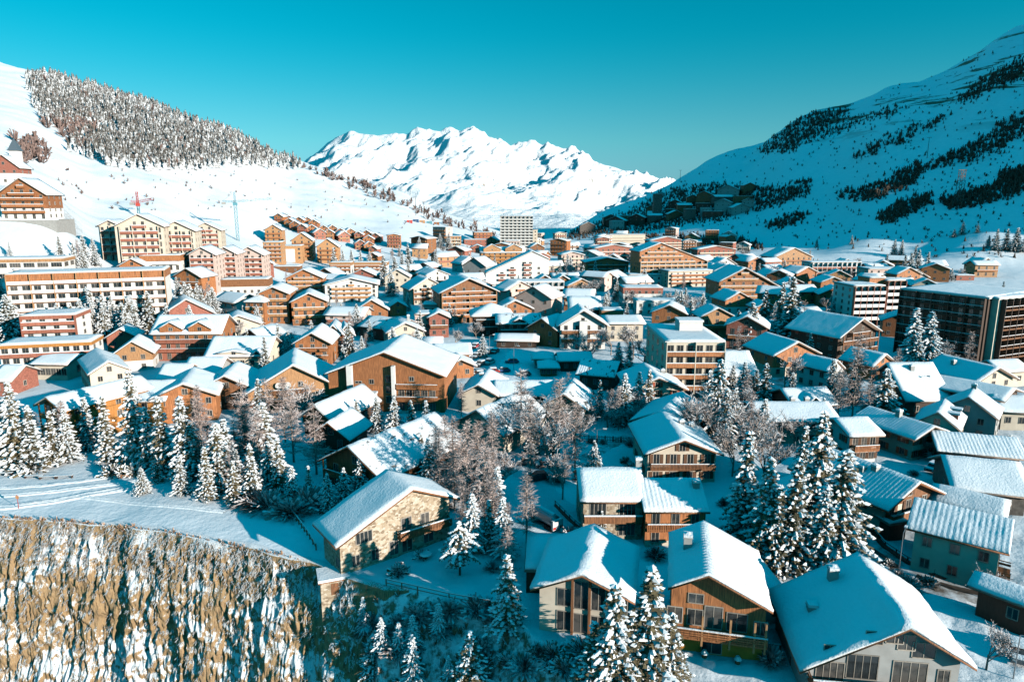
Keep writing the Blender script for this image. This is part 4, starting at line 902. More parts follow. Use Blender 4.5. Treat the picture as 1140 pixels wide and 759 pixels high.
H((367,293), (391,292), 7, yaw=4, d=9, roof='flat', wall=WH, fl=3, cols=5, side=1, bal='all', bmat=O, bstyle='solid', band=('timber_light', 1.6), snow=.4, name='flat_block', label='left of two low flat blocks with orange top band', cat='apartment block', short='two low flat blocks')
H((393,293), (431,292), 7, yaw=4, d=9, roof='flat', wall=WH, fl=3, cols=8, side=1, bal='all', bmat=O, bstyle='solid', band=('timber_light', 1.6), snow=.4, name='flat_block', label='longer right-hand one of two low flat blocks', cat='apartment block')
H((306,297), (333,297), 3.5, yaw=4, d=8, roof='flat', wall=B_, fl=1, cols=3, side=1, snow=.5, name='brown_box_house', label='small flat brown house behind the orange chalet flats', cat='house')
G_ = 'orange balconied chalet flats left of centre'
H((319,310), (358,309), 9.5, yaw=8, d=15, roof='front', pitch=22, wall=O, fl=4, cols=5, side=2, bal='all', bmat='timber_light', snow=.5, ovf=1.2, name='orange_flats', label='rear orange chalet flats beside the wide white-fronted chalet', cat='apartment block', group=G_, short='rear orange chalet flats')
H((273,335), (294,336), 9, yaw=-8, d=11, roof='hip', pitch=26, wall=O, fl=3, cols=3, side=2, bal='all', bmat='timber_light', snow=.5, name='orange_flats', label='left wing of the orange flats with hipped snow roof', cat='apartment block', group=G_)
H((289,327), (320,326), 12, yaw=6, d=15, pitch=20, wall=O, fl=4, cols=4, side=2, bal='all', bmat='timber_light', snow=.5, ovf=1.4, name='orange_flats', label='central tallest wing of the orange chalet flats', cat='apartment block', group=G_, short='tallest orange chalet flats')
H((326,337), (362,334), 9.5, yaw=14, d=14, pitch=22, wall=B_, upper=O, upz=2, fl=3, cols=4, side=2, bal=(1,2), bmat='timber_light', snow=.5, ovf=1.4, name='orange_flats', label='right wing of the orange flats with blank brown wall', cat='apartment block', group=G_)
H((363,318), (419,316), 8.5, yaw=10, d=17, pitch=14, wall=WH, fl=4, cols=7, side=3, bal='all', bmat='timber_light', fins=0, balw=.75, snow=.5, ovf=1.5, ov=1.2, name='white_front_chalet', label='wide white-fronted chalet hotel with orange balconies and low gable', cat='hotel', short='wide white-fronted chalet hotel')
H((397,345), (431,344), 4, yaw=10, d=12, pitch=28, wall=O, fl=1, cols=2, side=1, snow=.45, name='small_orange_house', label='small orange gable house with shaded left roof', cat='house')
H((434,342), (452,341), 4, yaw=14, d=9, pitch=28, wall=O, fl=1, cols=1, side=1, snow=.45, name='small_orange_house', label='tiny orange gable above the shaded roofs, right one', cat='house')
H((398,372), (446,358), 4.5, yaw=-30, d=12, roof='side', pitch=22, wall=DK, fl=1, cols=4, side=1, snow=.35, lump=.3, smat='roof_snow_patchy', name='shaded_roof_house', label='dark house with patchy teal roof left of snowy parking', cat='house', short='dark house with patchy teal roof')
H((433,372), (470,366), 5, yaw=18, d=12, pitch=22, wall=CR, fl=1, cols=2, side=1, snow=.5, name='white_roof_house', label='white-roofed house with tall dark chimney', cat='house', chim=((2,0,2.4),), short='white-roofed house with dark chimney')
H((462,351), (480,350), 8, yaw=6, d=9, roof='flat', wall=PK, fl=3, cols=2, side=2, snow=.5, name='pink_tower_house', label='narrow pinkish house with flat snowy top', cat='house')
H((478,354), (499,352), 7.5, yaw=8, d=9, pitch=22, wall='brick_red', fl=2, cols=2, side=2, snow=.5, bal=(1,), name='red_brick_house', label='reddish-brown house with snowy gable beside narrow pinkish house', cat='house')
H((470,340), (502,340), 6.5, yaw=0, d=10, roof='flat', wall=GY, fl=2, cols=4, side=1, snow=.35, name='grey_block', label='dark grey flat building behind the reddish-brown house', cat='building')
H((486,396), (522,392), 5, yaw=8, d=11, roof='side', pitch=15, wall=O, fl=1, cols=3, side=1, snow=.5, name='shop_house', label='orange-walled shop house with sprawling snow roof beside parking', cat='shop')
H((499,410), (527,404), 3.6, yaw=14, d=7, pitch=22, wall=O, fl=1, cols=2, side=1, snow=.5, name='annex', label='small orange annex with snow roof right of the timber hotel', cat='house')
# ------------------------------------------------------------- centre
H((491,329), (553,321), 12.5, yaw=16, d=17, pitch=21, wall=B_, fl=5, cols=6, side=2, bal='all', fins=4, balw=.95, bmat=O, bstyle='solid', finm='timber_light', snow=.4, ovf=1.6, ov=.8, name='brown_gable_hotel', label='brown gabled hotel with rows of glowing orange balconies', cat='hotel', short='brown gabled hotel')
H((459,322), (495,320), 7.5, yaw=24, d=15, pitch=26, wall=CR, fl=3, cols=4, side=2, bal=(1,2), bmat=B_, fins=3, finm=B_, snow=.5, ov=1.2, name='cream_gable_hotel', label='cream and brown gabled guesthouse with big white left roof', cat='hotel', short='cream gabled guesthouse')
H((541,304), (611,304), 7.5, yaw=4, d=14, pitch=21, asym=.74, wall=WH, fl=6, cols=4, side=2, snow=.4, ov=.4, ovf=.6, garret=False, winlist=[('front',-3,1.6+2.9*k,2.0,1.2) for k in range(4)]+[('front',4,1.6+2.9*k,2.0,1.2) for k in range(5)]+[('front',7.6,1.6+2.9*k,1.6,1.2) for k in range(5)]+[('front',12.5,1.6+2.9*k,1.2,1.2) for k in range(4)]+[('front',-9,1.6+2.9*k,1.8,1.2) for k in range(3)],
  name='white_slope_block', label='white apartment block with one long diagonal shaded roof', cat='apartment block', short='white block with diagonal roof')
hb = HOUSES[-1]; bm_ = balcony_mb(4.2, .9, 'solid').mesh('balcony', ['timber_red', 'roof_snow', 'timber_red'])
for x, n in ((-3,4),(5.8,5),(-9,3)):
    for k in range(n): mkobj('balcony', bm_, hb[0], (x, -hb[5]/2, .4+2.9*k))
H((536,282), (584,280), 11, yaw=8, d=14, roof='side', pitch=26, wall='timber_light', fl=4, cols=8, side=1, bal='all', bmat='timber_yellow', bstyle='solid', snow=.5, dorm=((-.5,13,6.0),(.5,13,6.0)), name='twin_gable_block', label='yellow hotel block with two broad gables behind diagonal roof', cat='hotel', short='yellow twin-gabled block')
H((515,297), (541,295), 7, yaw=-24, d=15, pitch=32, wall=GY, fl=1, cols=2, side=1, snow=.5, name='sloping_roof_hall', label='grey hall with sweeping white roof left of the diagonal block', cat='hall')
H((574,315), (628,314), 8.5, yaw=6, d=13, roof='flat', wall=GY, fl=3, cols=8, side=3, bal='all', fins=8, balw=.98, bmat=WH, finm=WH, bstyle='solid', snow=.5, trim=WH, name='grid_block', label='grey modern block with white balcony grid', cat='apartment block', short='grey block with white balcony grid')
H((557,241), (593,241), 34, yaw=0, d=14, roof='flat', wall=GY, fl=12, cols=8, side=1, bal='all', fins=8, balw=1, bmat=WH, finm=WH, bstyle='solid', snow=.3, name='tower_block', label='tall grey high-rise slab far down the valley', cat='tower block', short='tall grey high-rise')
H(c=(596,256), w=5, e=20, yaw=0, d=6, roof='flat', wall=CR, fl=6, cols=1, side=0, snow=.3, name='narrow_tower', label='slim cream stair tower right of the grey high-rise', cat='tower')
H((528,258), (548,260), 9, yaw=10, d=14, roof='flat', wall=O, fl=3, cols=5, side=1, bal='all', bmat='timber_red', bstyle='solid', snow=.5, name='orange_flats', label='orange flats on the slope left of the grey high-rise', cat='apartment block')
H(c=(530,267), w=26, e=7, yaw=10, d=12, roof='flat', wall='brick_red', fl=2, cols=5, side=1, snow=.5, name='red_flats', label='low red flats below the orange flats near the high-rise', cat='apartment block')
G_ = 'dormered chalets behind the grey block'
for cx_ in (607, 627): H((cx_-10,313), (cx_+9,312), 7, yaw=4, d=10, pitch=30, wall=O, fl=2, cols=2, side=1, snow=.5, name='orange_gable_house', label='orange gable peeping over the grey grid block, '+('left' if cx_ == 607 else 'right')+' one', cat='house', group=G_)
H((635,344), (668,344), 4.5, yaw=0, d=10, roof='side', pitch=30, asym=.7, wall=DK, fl=1, cols=3, side=1, snow=.5, name='long_snow_house', label='long white-roofed house with dark gable end', cat='house', short='long white-roofed dark house')
H((528,350), (568,350), 8.0, yaw=6, d=12, roof='hip', pitch=26, wall=DK, fl=3, cols=4, side=3, snow=.5, ov=1.4, bal=(1,2), bmat=DK, name='hip_roof_house', label='dark square house with white pyramid roof', short='dark house with white pyramid roof')
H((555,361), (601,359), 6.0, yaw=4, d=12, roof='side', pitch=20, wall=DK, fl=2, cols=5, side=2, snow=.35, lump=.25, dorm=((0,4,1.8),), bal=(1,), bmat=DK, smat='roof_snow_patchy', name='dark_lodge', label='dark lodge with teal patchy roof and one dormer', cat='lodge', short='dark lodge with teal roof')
H((588,366), (620,366), 6.0, yaw=-30, d=11, pitch=28, wall=O, fl=2, cols=2, side=2, snow=.35, name='teal_roof_lodge', label='orange-fronted lodge under shaded roof left of white balcony chalet', cat='lodge')
H((624,361), (674,361), 8.4, yaw=2, d=12, pitch=28, wall=WH, fl=3, cols=4, side=2, bal='all', bmat=B_, fins=0, balw=.95, snow=.5, ovf=1.6, ov=1.3, name='white_balcony_chalet', label='white twin-bay chalet with brown balconies and broad gable roof', short='white twin-bay chalet', cat='hotel')
hb = HOUSES[-1]; pb = MB(); pb.box(-1.3, 1.3, -hb[5]/2-1.6, -hb[5]/2, -2, 9.6); pb.build('stair_tower', WH, hb[0])
for i, (cx_, cy_, w_, e_, yw_, wl_) in enumerate(((575,379,44,2.6,-4,DK),(605,399,20,2.8,0,WH),(611,409,18,2.6,0,O),(641,401,32,3.2,4,DK),(480,383,20,3,5,CR))):
    H(c=(cx_, cy_), w=w_, e=e_, yaw=yw_, d=7, roof='hip' if i in (1, 2) else 'side', pitch=20, wall=wl_, fl=1, cols=3, side=1, snow=.45, name='pavilion', cat='pavilion',
      label=['long dark canopy building with teal roof by the parking', 'white pavilion with small hipped snow roof', 'tiny orange kiosk with hipped snow roof', 'dark pavilion with shaded roof below the white twin-bay chalet', 'small cream shed left of the snowy parking'][i])
# ------------------------------------------------------------- right of centre
H((711,292), (789,291), 13, yaw=10, d=16, pitch=17, asym=.30, wall=O, fl=5, cols=11, side=3, bal='all', fins=11, balw=.98, bmat='timber_light', finm=CR, bstyle='solid', snow=.4, base=-4, name='orange_grid_block', label='large orange apartment block with cream grid and stepped sloping roof', cat='apartment block', short='large orange grid block')
H((652,292), (700,292), 10, yaw=4, d=15, pitch=11, wall=O, fl=4, cols=7, side=2, bal='all', bmat='timber_brown', bstyle='solid', snow=.5, garret=False, name='orange_timber_hotel', label='orange timber hotel with dark balcony lines and low snow roof', cat='hotel', short='orange timber hotel')
H((625,284), (650,284), 11, yaw=8, d=13, roof='front', pitch=14, wall=PK, fl=4, cols=5, side=1, bal='all', bmat=CR, bstyle='solid', snow=.5, garret=False, name='pink_block', label='pink block left of the orange timber hotel', cat='apartment block')
H((678,262), (719,261), 12, yaw=8, d=13, roof='flat', wall=CR, fl=4, cols=9, side=1, bal='all', bmat=CR, bstyle='solid', snow=.5, name='cream_far_block', label='cream flat-roofed block at the far end of town', cat='apartment block', short='far cream block')
H((662,277), (705,276), 12, yaw=10, d=15, pitch=10, wall=RD, fl=4, cols=7, side=1, bal='all', bmat=PK, bstyle='solid', snow=.5, garret=False, name='red_block', label='brownish-red block behind the orange timber hotel', cat='apartment block', short='brownish-red block')
H((723,268), (762,268), 10, yaw=10, d=14, pitch=12, wall='brick_red', fl=4, cols=8, side=1, bal='all', bmat=CR, bstyle='solid', snow=.5, garret=False, name='red_far_block', label='red balconied block behind the large orange grid block', cat='apartment block')
H((743,304), (795,300), 9, yaw=14, d=13, roof='flat', wall=CR, fl=4, cols=7, side=2, bal='all', bmat=O, bstyle='solid', snow=.5, name='cream_flats', label='cream flats with orange balconies right below the orange grid block', cat='apartment block', short='cream flats with orange balconies')
H((700,308), (745,305), 6, yaw=0, d=12, roof='flat', wall=WH, fl=2, cols=6, side=2, snow=.45, name='white_flat_block', label='white flat block between orange grid block and red band house', cat='building')
H((776,279), (820,277), 9, yaw=8, d=13, pitch=10, wall='brick_red', fl=3, cols=8, side=1, bal='all', bmat=CR, bstyle='solid', snow=.5, garret=False, name='red_far_block', label='brownish block behind frosted trees right of the grid block', cat='apartment block')
H((694,322), (738,320), 9.5, yaw=0, d=12, roof='flat', wall=WH, upper='brick_red', upz=7, fl=3, cols=6, side=3, snow=.3, trim='brick_red', name='red_band_house', label='white building with brick-red top storey', cat='building', short='white building with red top storey')
H((709,336), (756,335), 6.0, yaw=0, d=9, roof='flat', wall=WH, fl=2, cols=5, side=2, snow=.4, trim=WH, name='white_building', label='white two-storey wing in front of the red-topped building', cat='building')
H((757,338), (774,337), 5, yaw=0, d=8, roof='flat', wall=WH, fl=2, cols=3, side=1, snow=.4, name='white_annex', label='small white annex right of the white wing', cat='building')
H((676,360), (716,361), 6.2, yaw=2, d=16, roof='side', pitch=8, wall=CR, fl=2, cols=3, side=4, snow=.5, name='beige_flat_house', label='beige house with low snow roof left of the five-storey block', cat='house', short='beige low-roofed house')
H((670,347), (694,346), 5, yaw=0, d=9, roof='flat', wall=O, fl=1, cols=2, side=1, snow=.5, name='orange_box_house', label='plain orange box house behind the beige low-roofed house', cat='house')
H((800,318), (866,319), 8.5, yaw=4, d=18, pitch=24, asym=.42, wall=WH, upper=O, upz=3.4, fl=3, cols=6, side=2, bal='all', bmat='timber_light', snow=.42, ovf=1.6, ov=1.0, name='orange_gable_hotel', label='big orange gabled hotel with white ground floor', cat='hotel', short='big orange gabled hotel')
H((794,302), (826,302), 6.5, yaw=8, d=14, pitch=20, wall=O, fl=2, cols=4, side=1, bal=(1,), bmat='timber_light', snow=.42, name='orange_gable_house', label='orange gabled house just behind the big gabled hotel', cat='house')
H((807,334), (838,334), 6, yaw=10, d=13, pitch=25, wall=WH, upper=O, upz=3, fl=2, cols=3, side=1, snow=.42, name='front_gable_house', label='smaller gabled house in front of the big gabled hotel', cat='house', short='smaller gabled house')
H((842,342), (863,342), 4.5, yaw=6, d=8, pitch=24, wall=O, fl=1, cols=2, side=1, snow=.42, name='small_orange_house', label='tiny orange chalet at the foot of the big gabled hotel', cat='house')
H((861,288), (906,284), 9, yaw=14, d=17, pitch=19, wall='timber_light', fl=3, cols=7, side=1, bal='all', bmat=O, bstyle='solid', snow=.42, name='far_orange_hotel', label='light orange gabled hotel near the shaded slope', cat='hotel', short='light orange hotel near slope')
H((832,292), (852,290), 6, yaw=20, d=13, pitch=20, wall=O, fl=2, cols=2, side=1, snow=.4, name='small_gable', label='small orange gable left of the light orange hotel', cat='house')
H((902,294), (960,291), 10, yaw=4, d=12, roof='flat', wall=WH, fl=3, cols=10, side=2, bal='all', fins=10, balw=.95, bmat='timber_red', finm=WH, bstyle='solid', snow=.5, name='white_far_block', label='long white block with red balconies near shaded slope', cat='apartment block', short='long white block near shaded slope')
H((967,300), (1006,300), 8.5, yaw=0, d=14, roof='flat', wall=PK, fl=3, cols=5, side=2, bal='all', bmat=WH, bstyle='solid', snow=.6, name='flat_roof_block', label='low pinkish block with thick flat snow roof', cat='apartment block')
H((950,319), (986,319), 15.5, yaw=6, d=14, roof='flat', wall=WH, fl=6, cols=5, side=3, bal='all', fins=5, balw=1, bmat=WH, finm='timber_red', bstyle='solid', snow=.5, bdep=1.3, name='white_balcony_tower', label='white seven-storey block with chequered balconies', cat='apartment block', short='white chequered balcony block')
H((935,318), (950,321), 14, yaw=-50, d=14, roof='flat', wall=O, fl=5, cols=2, side=3, snow=.4, name='orange_end_block', label='orange and dark wing left of the chequered block', cat='apartment block')
H((968,310), (986,310), 17.5, yaw=6, d=8, roof='flat', wall=O, fl=6, cols=0, side=0, snow=.5, name='orange_roof_tower', label='orange stair tower rising behind the chequered block', cat='tower')
H((987,313), (1008,313), 16.5, yaw=6, d=10, roof='flat', wall=O, fl=6, cols=3, side=2, bal='all', fins=3, balw=1, bmat=WH, finm='timber_red', bstyle='solid', snow=.5, name='white_balcony_tower', label='narrow block with orange top beside the chequered block', cat='apartment block')
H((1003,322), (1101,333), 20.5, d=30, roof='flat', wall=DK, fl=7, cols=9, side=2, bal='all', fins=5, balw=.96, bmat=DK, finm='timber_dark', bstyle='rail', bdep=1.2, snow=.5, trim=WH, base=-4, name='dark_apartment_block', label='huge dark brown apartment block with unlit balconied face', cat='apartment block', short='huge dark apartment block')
H((1103,333), (1165,330), 20.5, yaw=24, d=16, roof='flat', wall=CR, fl=7, cols=6, side=2, bal='all', fins=5, balw=.86, bmat='timber_brown', finm='timber_dark', bstyle='rail', bdep=1.4, snow=.5, trim=WH, name='lit_apartment_block', label='sunlit beige and brown balconied wing at right edge', cat='apartment block', short='sunlit balconied wing at right edge')
H(c=(1075,307), w=20, e=3, yaw=0, d=8, roof='flat', wall='brick_red', fl=1, cols=2, side=0, snow=.4, name='small_hut', label='small reddish hut on the snowfield behind the dark block', cat='hut')
# ------------------------------------------------------------- cabins up the slope and the far ends of town
G_ = 'small orange cabins climbing the left slope'
for i, (cx_, cy_) in enumerate(((310,241),(318,241),(322,247),(333,245),(342,245),(349,248),(336,253),(347,254),(360,254),(370,254),(366,259),(379,258),(390,258),(399,261),(408,260),(418,263),(410,266),(401,271),(411,273),(415,277),(415,285),(383,262),(356,259),(328,250))):
    p0 = hit(cx_, cy_, 6)
    H(c=(cx_, cy_), w=9+random.random()*3, e=5.5, yaw=random.uniform(-10, 35), d=11, pitch=32, wall=random.choice([O, RD, O]), fl=2, cols=2, side=0, bal=(1,), bmat=random.choice(['timber_red', 'timber_light']), snow=.45, base=-8, name='hillside_cabin', cat='cabin', group=G_)
G_ = 'houses in the crowded far half of the town'
rf = random.Random(5); nfill = 0
def free(x, y, r_):
    for h_ in HOUSES:
        if math.hypot(h_[1]-x, h_[2]-y) < h_[3]+r_: return False
    return True
BB = []
for h_ in HOUSES:
    o, hx, hy, rad, W_, D_, yw_, e_ = h_; z0_ = o.location.z
    nx_, ny_ = math.sin(yw_), -math.cos(yw_)
    q_ = [proj((hx+nx_*D_/2+s_*W_/2*math.cos(yw_), hy+ny_*D_/2+s_*W_/2*math.sin(yw_), z0_+z_)) for s_ in (-1, 1) for z_ in (e_*.3, e_*1.15)]
    BB.append((min(q[0] for q in q_), max(q[0] for q in q_), min(q[1] for q in q_), max(q[1] for q in q_), hy))
def in_front(px, py, p):
    m_ = mpp(p); x0, x1, y0, y1 = px-7/m_, px+7/m_, py-9/m_, py
    for b_ in BB:
        if p.y < b_[4] and x0 < b_[1] and x1 > b_[0] and y0 < b_[3] and y1 > b_[2]:
            ov_ = (min(x1, b_[1])-max(x0, b_[0]))*(min(y1, b_[3])-max(y0, b_[2]))
            if ov_ > .22*(b_[1]-b_[0])*(b_[3]-b_[2]) or ov_ > .5*(x1-x0)*(y1-y0): return True
    return False
for k in range(1500):
    py = rf.triangular(266, 400, 268); px = rf.uniform(430, 900) if py < 300 else rf.uniform(180, 1100)
    lim = 84 if py < 300 else 30
    if nfill >= lim and py < 300: continue
    if nfill >= 122: break
    if px > 830 and py < 292: continue
    p = hit(px, py, 0)
    if p is None or not free(p.x, p.y, 7.5 if py < 300 else 8.5) or in_front(px, py, p): continue
    nfill += 1
    big = py < 292 and rf.random() < .5
    wl_ = rf.choice([O, CR, RD, WH, B_, PK, 'timber_light', 'brick_red', O])
    H(c=(px, py), w=rf.uniform(11, 15)/mpp(p), e=rf.choice([5, 6, 8]) if not big else rf.uniform(10, 14), yaw=rf.uniform(-35, 35), d=rf.uniform(9, 13), roof=rf.choice(['front', 'side', 'front']) if not big else rf.choice(['flat', 'front']), pitch=rf.uniform(18, 27) if not big else 12,
      wall=wl_, fl=2 if not big else 4, cols=3 if not big else 5, side=1, bal='all' if big or rf.random() < .5 else (), bmat=rf.choice([O, B_, CR, 'timber_red']), bstyle='solid', snow=.45, name='town_house' if not big else 'town_flats', cat='house' if not big else 'apartment block', mode='base', base=-3)
G_ = 'shaded houses on the dark slope'
for k in range(700):
    px = rf.uniform(640, 835); py = rf.uniform(214, 262)
    if py < 262-(px-640)*.27 or py > 262-(px-640)*.13: continue
    p = hit(px, py, 0)
    if p is None or not free(p.x, p.y, 9): continue
    if sum(1 for q in HOUSES if q[0].get('group') == G_) > 34: break
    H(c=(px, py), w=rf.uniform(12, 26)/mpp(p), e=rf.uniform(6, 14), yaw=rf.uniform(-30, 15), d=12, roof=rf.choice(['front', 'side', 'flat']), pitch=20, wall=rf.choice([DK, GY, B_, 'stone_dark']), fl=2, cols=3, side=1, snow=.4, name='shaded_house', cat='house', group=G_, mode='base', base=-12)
H(c=(733,216), w=9, e=34, yaw=0, d=10, roof='flat', wall='stone_dark', fl=8, cols=3, side=1, snow=.3, base=-8, name='shaded_tower', label='dark high-rise tower on the shaded slope', cat='tower block', short='dark tower', )
# ================================================================== trees
def spruce_meshes(seed, Ht=14.0, rad=3.1, snowp=.72, nw=30, dens=1.0, open_=False):
    r = random.Random(seed); t = MB(); c = MB()
    t.tube((0,0,-1.5), (0,0,Ht*.55), .22, .13, 7); t.tube((0,0,Ht*.55), (0,0,Ht*.97), .13, .03, 5)
    lean = r.uniform(0, 6.28)
    for i in range(nw):
        f = (i+.5)/nw; z = Ht*(.06+.92*f) if not open_ else Ht*(.3+.68*f)
        R_ = rad*(1-f)**.85*(.82+.3*r.random())+.12
        if open_: R_ = rad*(math.sin(math.pi*min(1, f*.85+.22))**.8)*(.7+.5*r.random())
        nb = max(4, int((7+4*(1-f))*dens)); ph = r.random()*6.28
        for k in range(nb):
            a = ph+6.283*k/nb+r.uniform(-.25, .25); rl = R_*r.uniform(.5, 1.25); zz = z+r.uniform(-.22, .22)
            if r.random() < .07: continue
            dx, dy = math.cos(a), math.sin(a); px_, py_ = -dy, dx
            n = max(2, int(rl/.34)); droop = r.uniform(.28, .55)
            for j in range(n):
                q = (j+.75)/n; rr_ = rl*q
                if q < .25 and n > 4: continue
                pz = zz+.18*rr_-droop*rr_*q; cx, cy = dx*rr_, dy*rr_
                L_ = .50*(1.15-.45*q)+.08*rl*.2; Wd = .30*(1.2-.5*q)*(1+.25*rl*(1-q))
                # needle fans
                for s_ in (-1, 1):
                    w_ = Wd*r.uniform(.7, 1.4); dz = -r.uniform(.10, .34)
                    c.add([(cx-dx*L_*.4, cy-dy*L_*.4, pz+.03), (cx+dx*L_*.75+px_*w_*.3*s_, cy+dy*L_*.75+py_*w_*.3*s_, pz-.09+dz*.4), (cx+px_*w_*1.25*s_+dx*.1, cy+py_*w_*1.25*s_+dy*.1, pz+dz)], [(0,1,2) if s_ > 0 else (0,2,1)], 0)
                if r.random() < .5:
                    w_ = Wd*.6; c.add([(cx-px_*w_, cy-py_*w_, pz), (cx+px_*w_, cy+py_*w_, pz), (cx+dx*.15, cy+dy*.15, pz-r.uniform(.25, .5))], [(0,1,2)], 0)
                if r.random() < snowp*(.55+.5*q):
                    h_ = .08+.10*r.random(); w2 = Wd*r.uniform(.75, 1.35); l2 = L_*r.uniform(.7, 1.2); o = (cx+dx*.04, cy+dy*.04, pz+.05)
                    ring = []
                    for m_ in range(5):
                        an = 1.257*m_+r.uniform(-.3, .3); ca, sa = math.cos(an)*l2, math.sin(an)*w2
                        ring.append((o[0]+dx*ca+px_*sa, o[1]+dy*ca+py_*sa, o[2]-.04-.10*abs(sa)/max(w2, .01)-.05*(ca > 0)))
                    c.add([(o[0], o[1], o[2]+h_)]+ring, [(0, 1+m_, 1+(m_+1) % 5) for m_ in range(5)], 1)
    return t.mesh('trunk', ['bark']), c.mesh('crown', ['needles', 'needle_snow'])
def bare_meshes(seed, Ht=11.0, frost=('twigs', 'frost'), conic=False, dens=1.0):
    r = random.Random(seed); t = MB(); c = MB()
    def twig(p, d, L_, w_, mi):
        s = d.orthogonal().normalized(); 
        if r.random() < .5: s = d.cross(s)
        q = p+d*L_; q.z -= L_*.12
        s = s*w_
        c.add([tuple(p-s), tuple(p+s), tuple(q+s*.4), tuple(q-s*.4)], [(0,1,2,3)], mi)
    def spray(p, d, L_, n):
        for i in range(n):
            f = r.random(); b0 = p+d*L_*f
            dd = (d*r.uniform(.3, 1)+Vector((r.uniform(-1,1), r.uniform(-1,1), r.uniform(-.5,.9)))*.8).normalized()
            l_ = r.uniform(.35, .95); twig(b0, dd, l_, r.uniform(.018, .045), 1 if r.random() < .6 else 0)
            if r.random() < .5: twig(b0+dd*l_*.5, (dd+Vector((r.uniform(-1,1), r.uniform(-1,1), r.uniform(-1,1)))*.7).normalized(), l_*.6, .03, 1 if r.random() < .6 else 0)
    if conic:    # larch: straight stem with many short side branches
        t.tube((0,0,-1.5), (0,0,Ht*.6), .18, .10, 6); t.tube((0,0,Ht*.6), (0,0,Ht), .10, .02, 4)
        n = int(Ht*9*dens)
        for i in range(n):
            f = r.random()**.9; z = Ht*(.12+.86*f); rl = (2.2*(1-f)**.8+.25)*r.uniform(.6, 1.1); a = r.random()*6.28
            d = Vector((math.cos(a), math.sin(a), r.uniform(-.15, .35))).normalized(); p = Vector((0, 0, z))
            c.add(*(lambda P, Q, s: ([tuple(P-s), tuple(P+s), tuple(Q)], [(0,1,2)]))(p, p+d*rl, Vector((0,0,.05))), 0)
            spray(p, d, rl, int(9*dens*rl/1.2)+3)
    else:
        def grow(p, d, L_, rad_, lev):
            q = p+d*L_; t.tube(p, q, rad_, rad_*.65, 6 if lev < 1 else 4 if lev < 2 else 3)
            if lev >= 2: spray(p, d, L_*1.1, int((8 if lev == 3 else 5)*dens))
            if lev == 3: return
            for k in range({0: 5, 1: 5, 2: 4}[lev]):
                dd = (d*r.uniform(.55, 1.0)+Vector((r.uniform(-1,1), r.uniform(-1,1), r.uniform(-.1,.7)))*.75).normalized()
                grow(p+d*L_*r.uniform(.45, 1.0), dd, L_*r.uniform(.55, .78), rad_*.55, lev+1)
        grow(Vector((0,0,-1.0)), Vector((r.uniform(-.06,.06), r.uniform(-.06,.06), 1)).normalized(), Ht*.42, Ht*.016, 0)
    return t.mesh('trunk', ['pale_bark']), c.mesh('crown', list(frost))
def bush_mesh(seed, mats=('twigs', 'frost'), n=420):
    r = random.Random(seed); c = MB()
    for i in range(n):
        a = r.random()*6.28; el = r.uniform(.1, 1.5); d = Vector((math.cos(a)*math.cos(el), math.sin(a)*math.cos(el), math.sin(el)))
        p = d*r.uniform(.1, .75); s = d.orthogonal().normalized()*r.uniform(.02, .07); q = p+d*r.uniform(.2, .5)+Vector((0,0,-.08))
        c.add([tuple(p-s), tuple(p+s), tuple(q+s), tuple(q-s)], [(0,1,2,3)], 1 if r.random() < .62 else 0)
    t = MB(); t.tube((0,0,-.4), (0,0,.5), .06, .03, 5)
    return t.mesh('trunk', ['bark']), c.mesh('crown', list(mats))
SPR = [spruce_meshes(10+i, 14, rad=(2.5,3.0,3.7,3.2,2.7,4.0)[i], snowp=(.5, .66, .58, .74, .42, .62)[i], nw=30+2*(i % 2)) for i in range(6)]
FRS = [spruce_meshes(30+i, 14, rad=2.7, snowp=1.3, nw=28) for i in range(2)]
PIN = [spruce_meshes(40, 9, rad=3.0, snowp=.75, nw=17, dens=1.1, open_=True)]
BAR = [bare_meshes(50+i, 10) for i in range(3)]
LAR = [bare_meshes(60+i, 14, ('twigs', 'frost_pink'), True) for i in range(3)]
BSH = [bush_mesh(70+i) for i in range(3)]
BSG = [bush_mesh(80+i, ('needles', 'needle_snow'), 500) for i in range(2)]
KINDS = {'spruce': (SPR, 14, 'spruce', 'tree', 'snow-laden spruce'), 'frosted': (FRS, 14, 'spruce', 'tree', 'thickly frosted spruce'), 'pine': (PIN, 9, 'pine_tree', 'tree', 'open-crowned pine'),
         'bare': (BAR, 9.4, 'bare_tree', 'tree', 'bare frosted tree'), 'larch': (LAR, 14, 'larch', 'tree', 'pinkish frosted larch'), 'bush': (BSH, 1.3, 'bush', 'bush', 'frosted bare bush'), 'shrub': (BSG, 1.3, 'shrub', 'bush', 'snow-capped evergreen bush')}
GRP = {'spruce': 'snow-laden spruces of the town', 'frosted': 'snow-laden spruces of the town', 'pine': None, 'bare': 'bare frosted trees', 'larch': 'frosted larches', 'bush': 'frosted bushes', 'shrub': 'snow-capped bushes'}
TREES = []
rt = random.Random(77)
def tree(kind, px, py, hpx=None, hm=None, wide=1.0, label=None, z=None):
    """base at the pixel on the ground; height in pixels of the photograph or in metres"""
    p = hit(px, py, 0)
    if p is None: return None
    if hm is None: hm = hpx*mpp(p)*1.02
    return tree_at(kind, p, hm, wide, label)
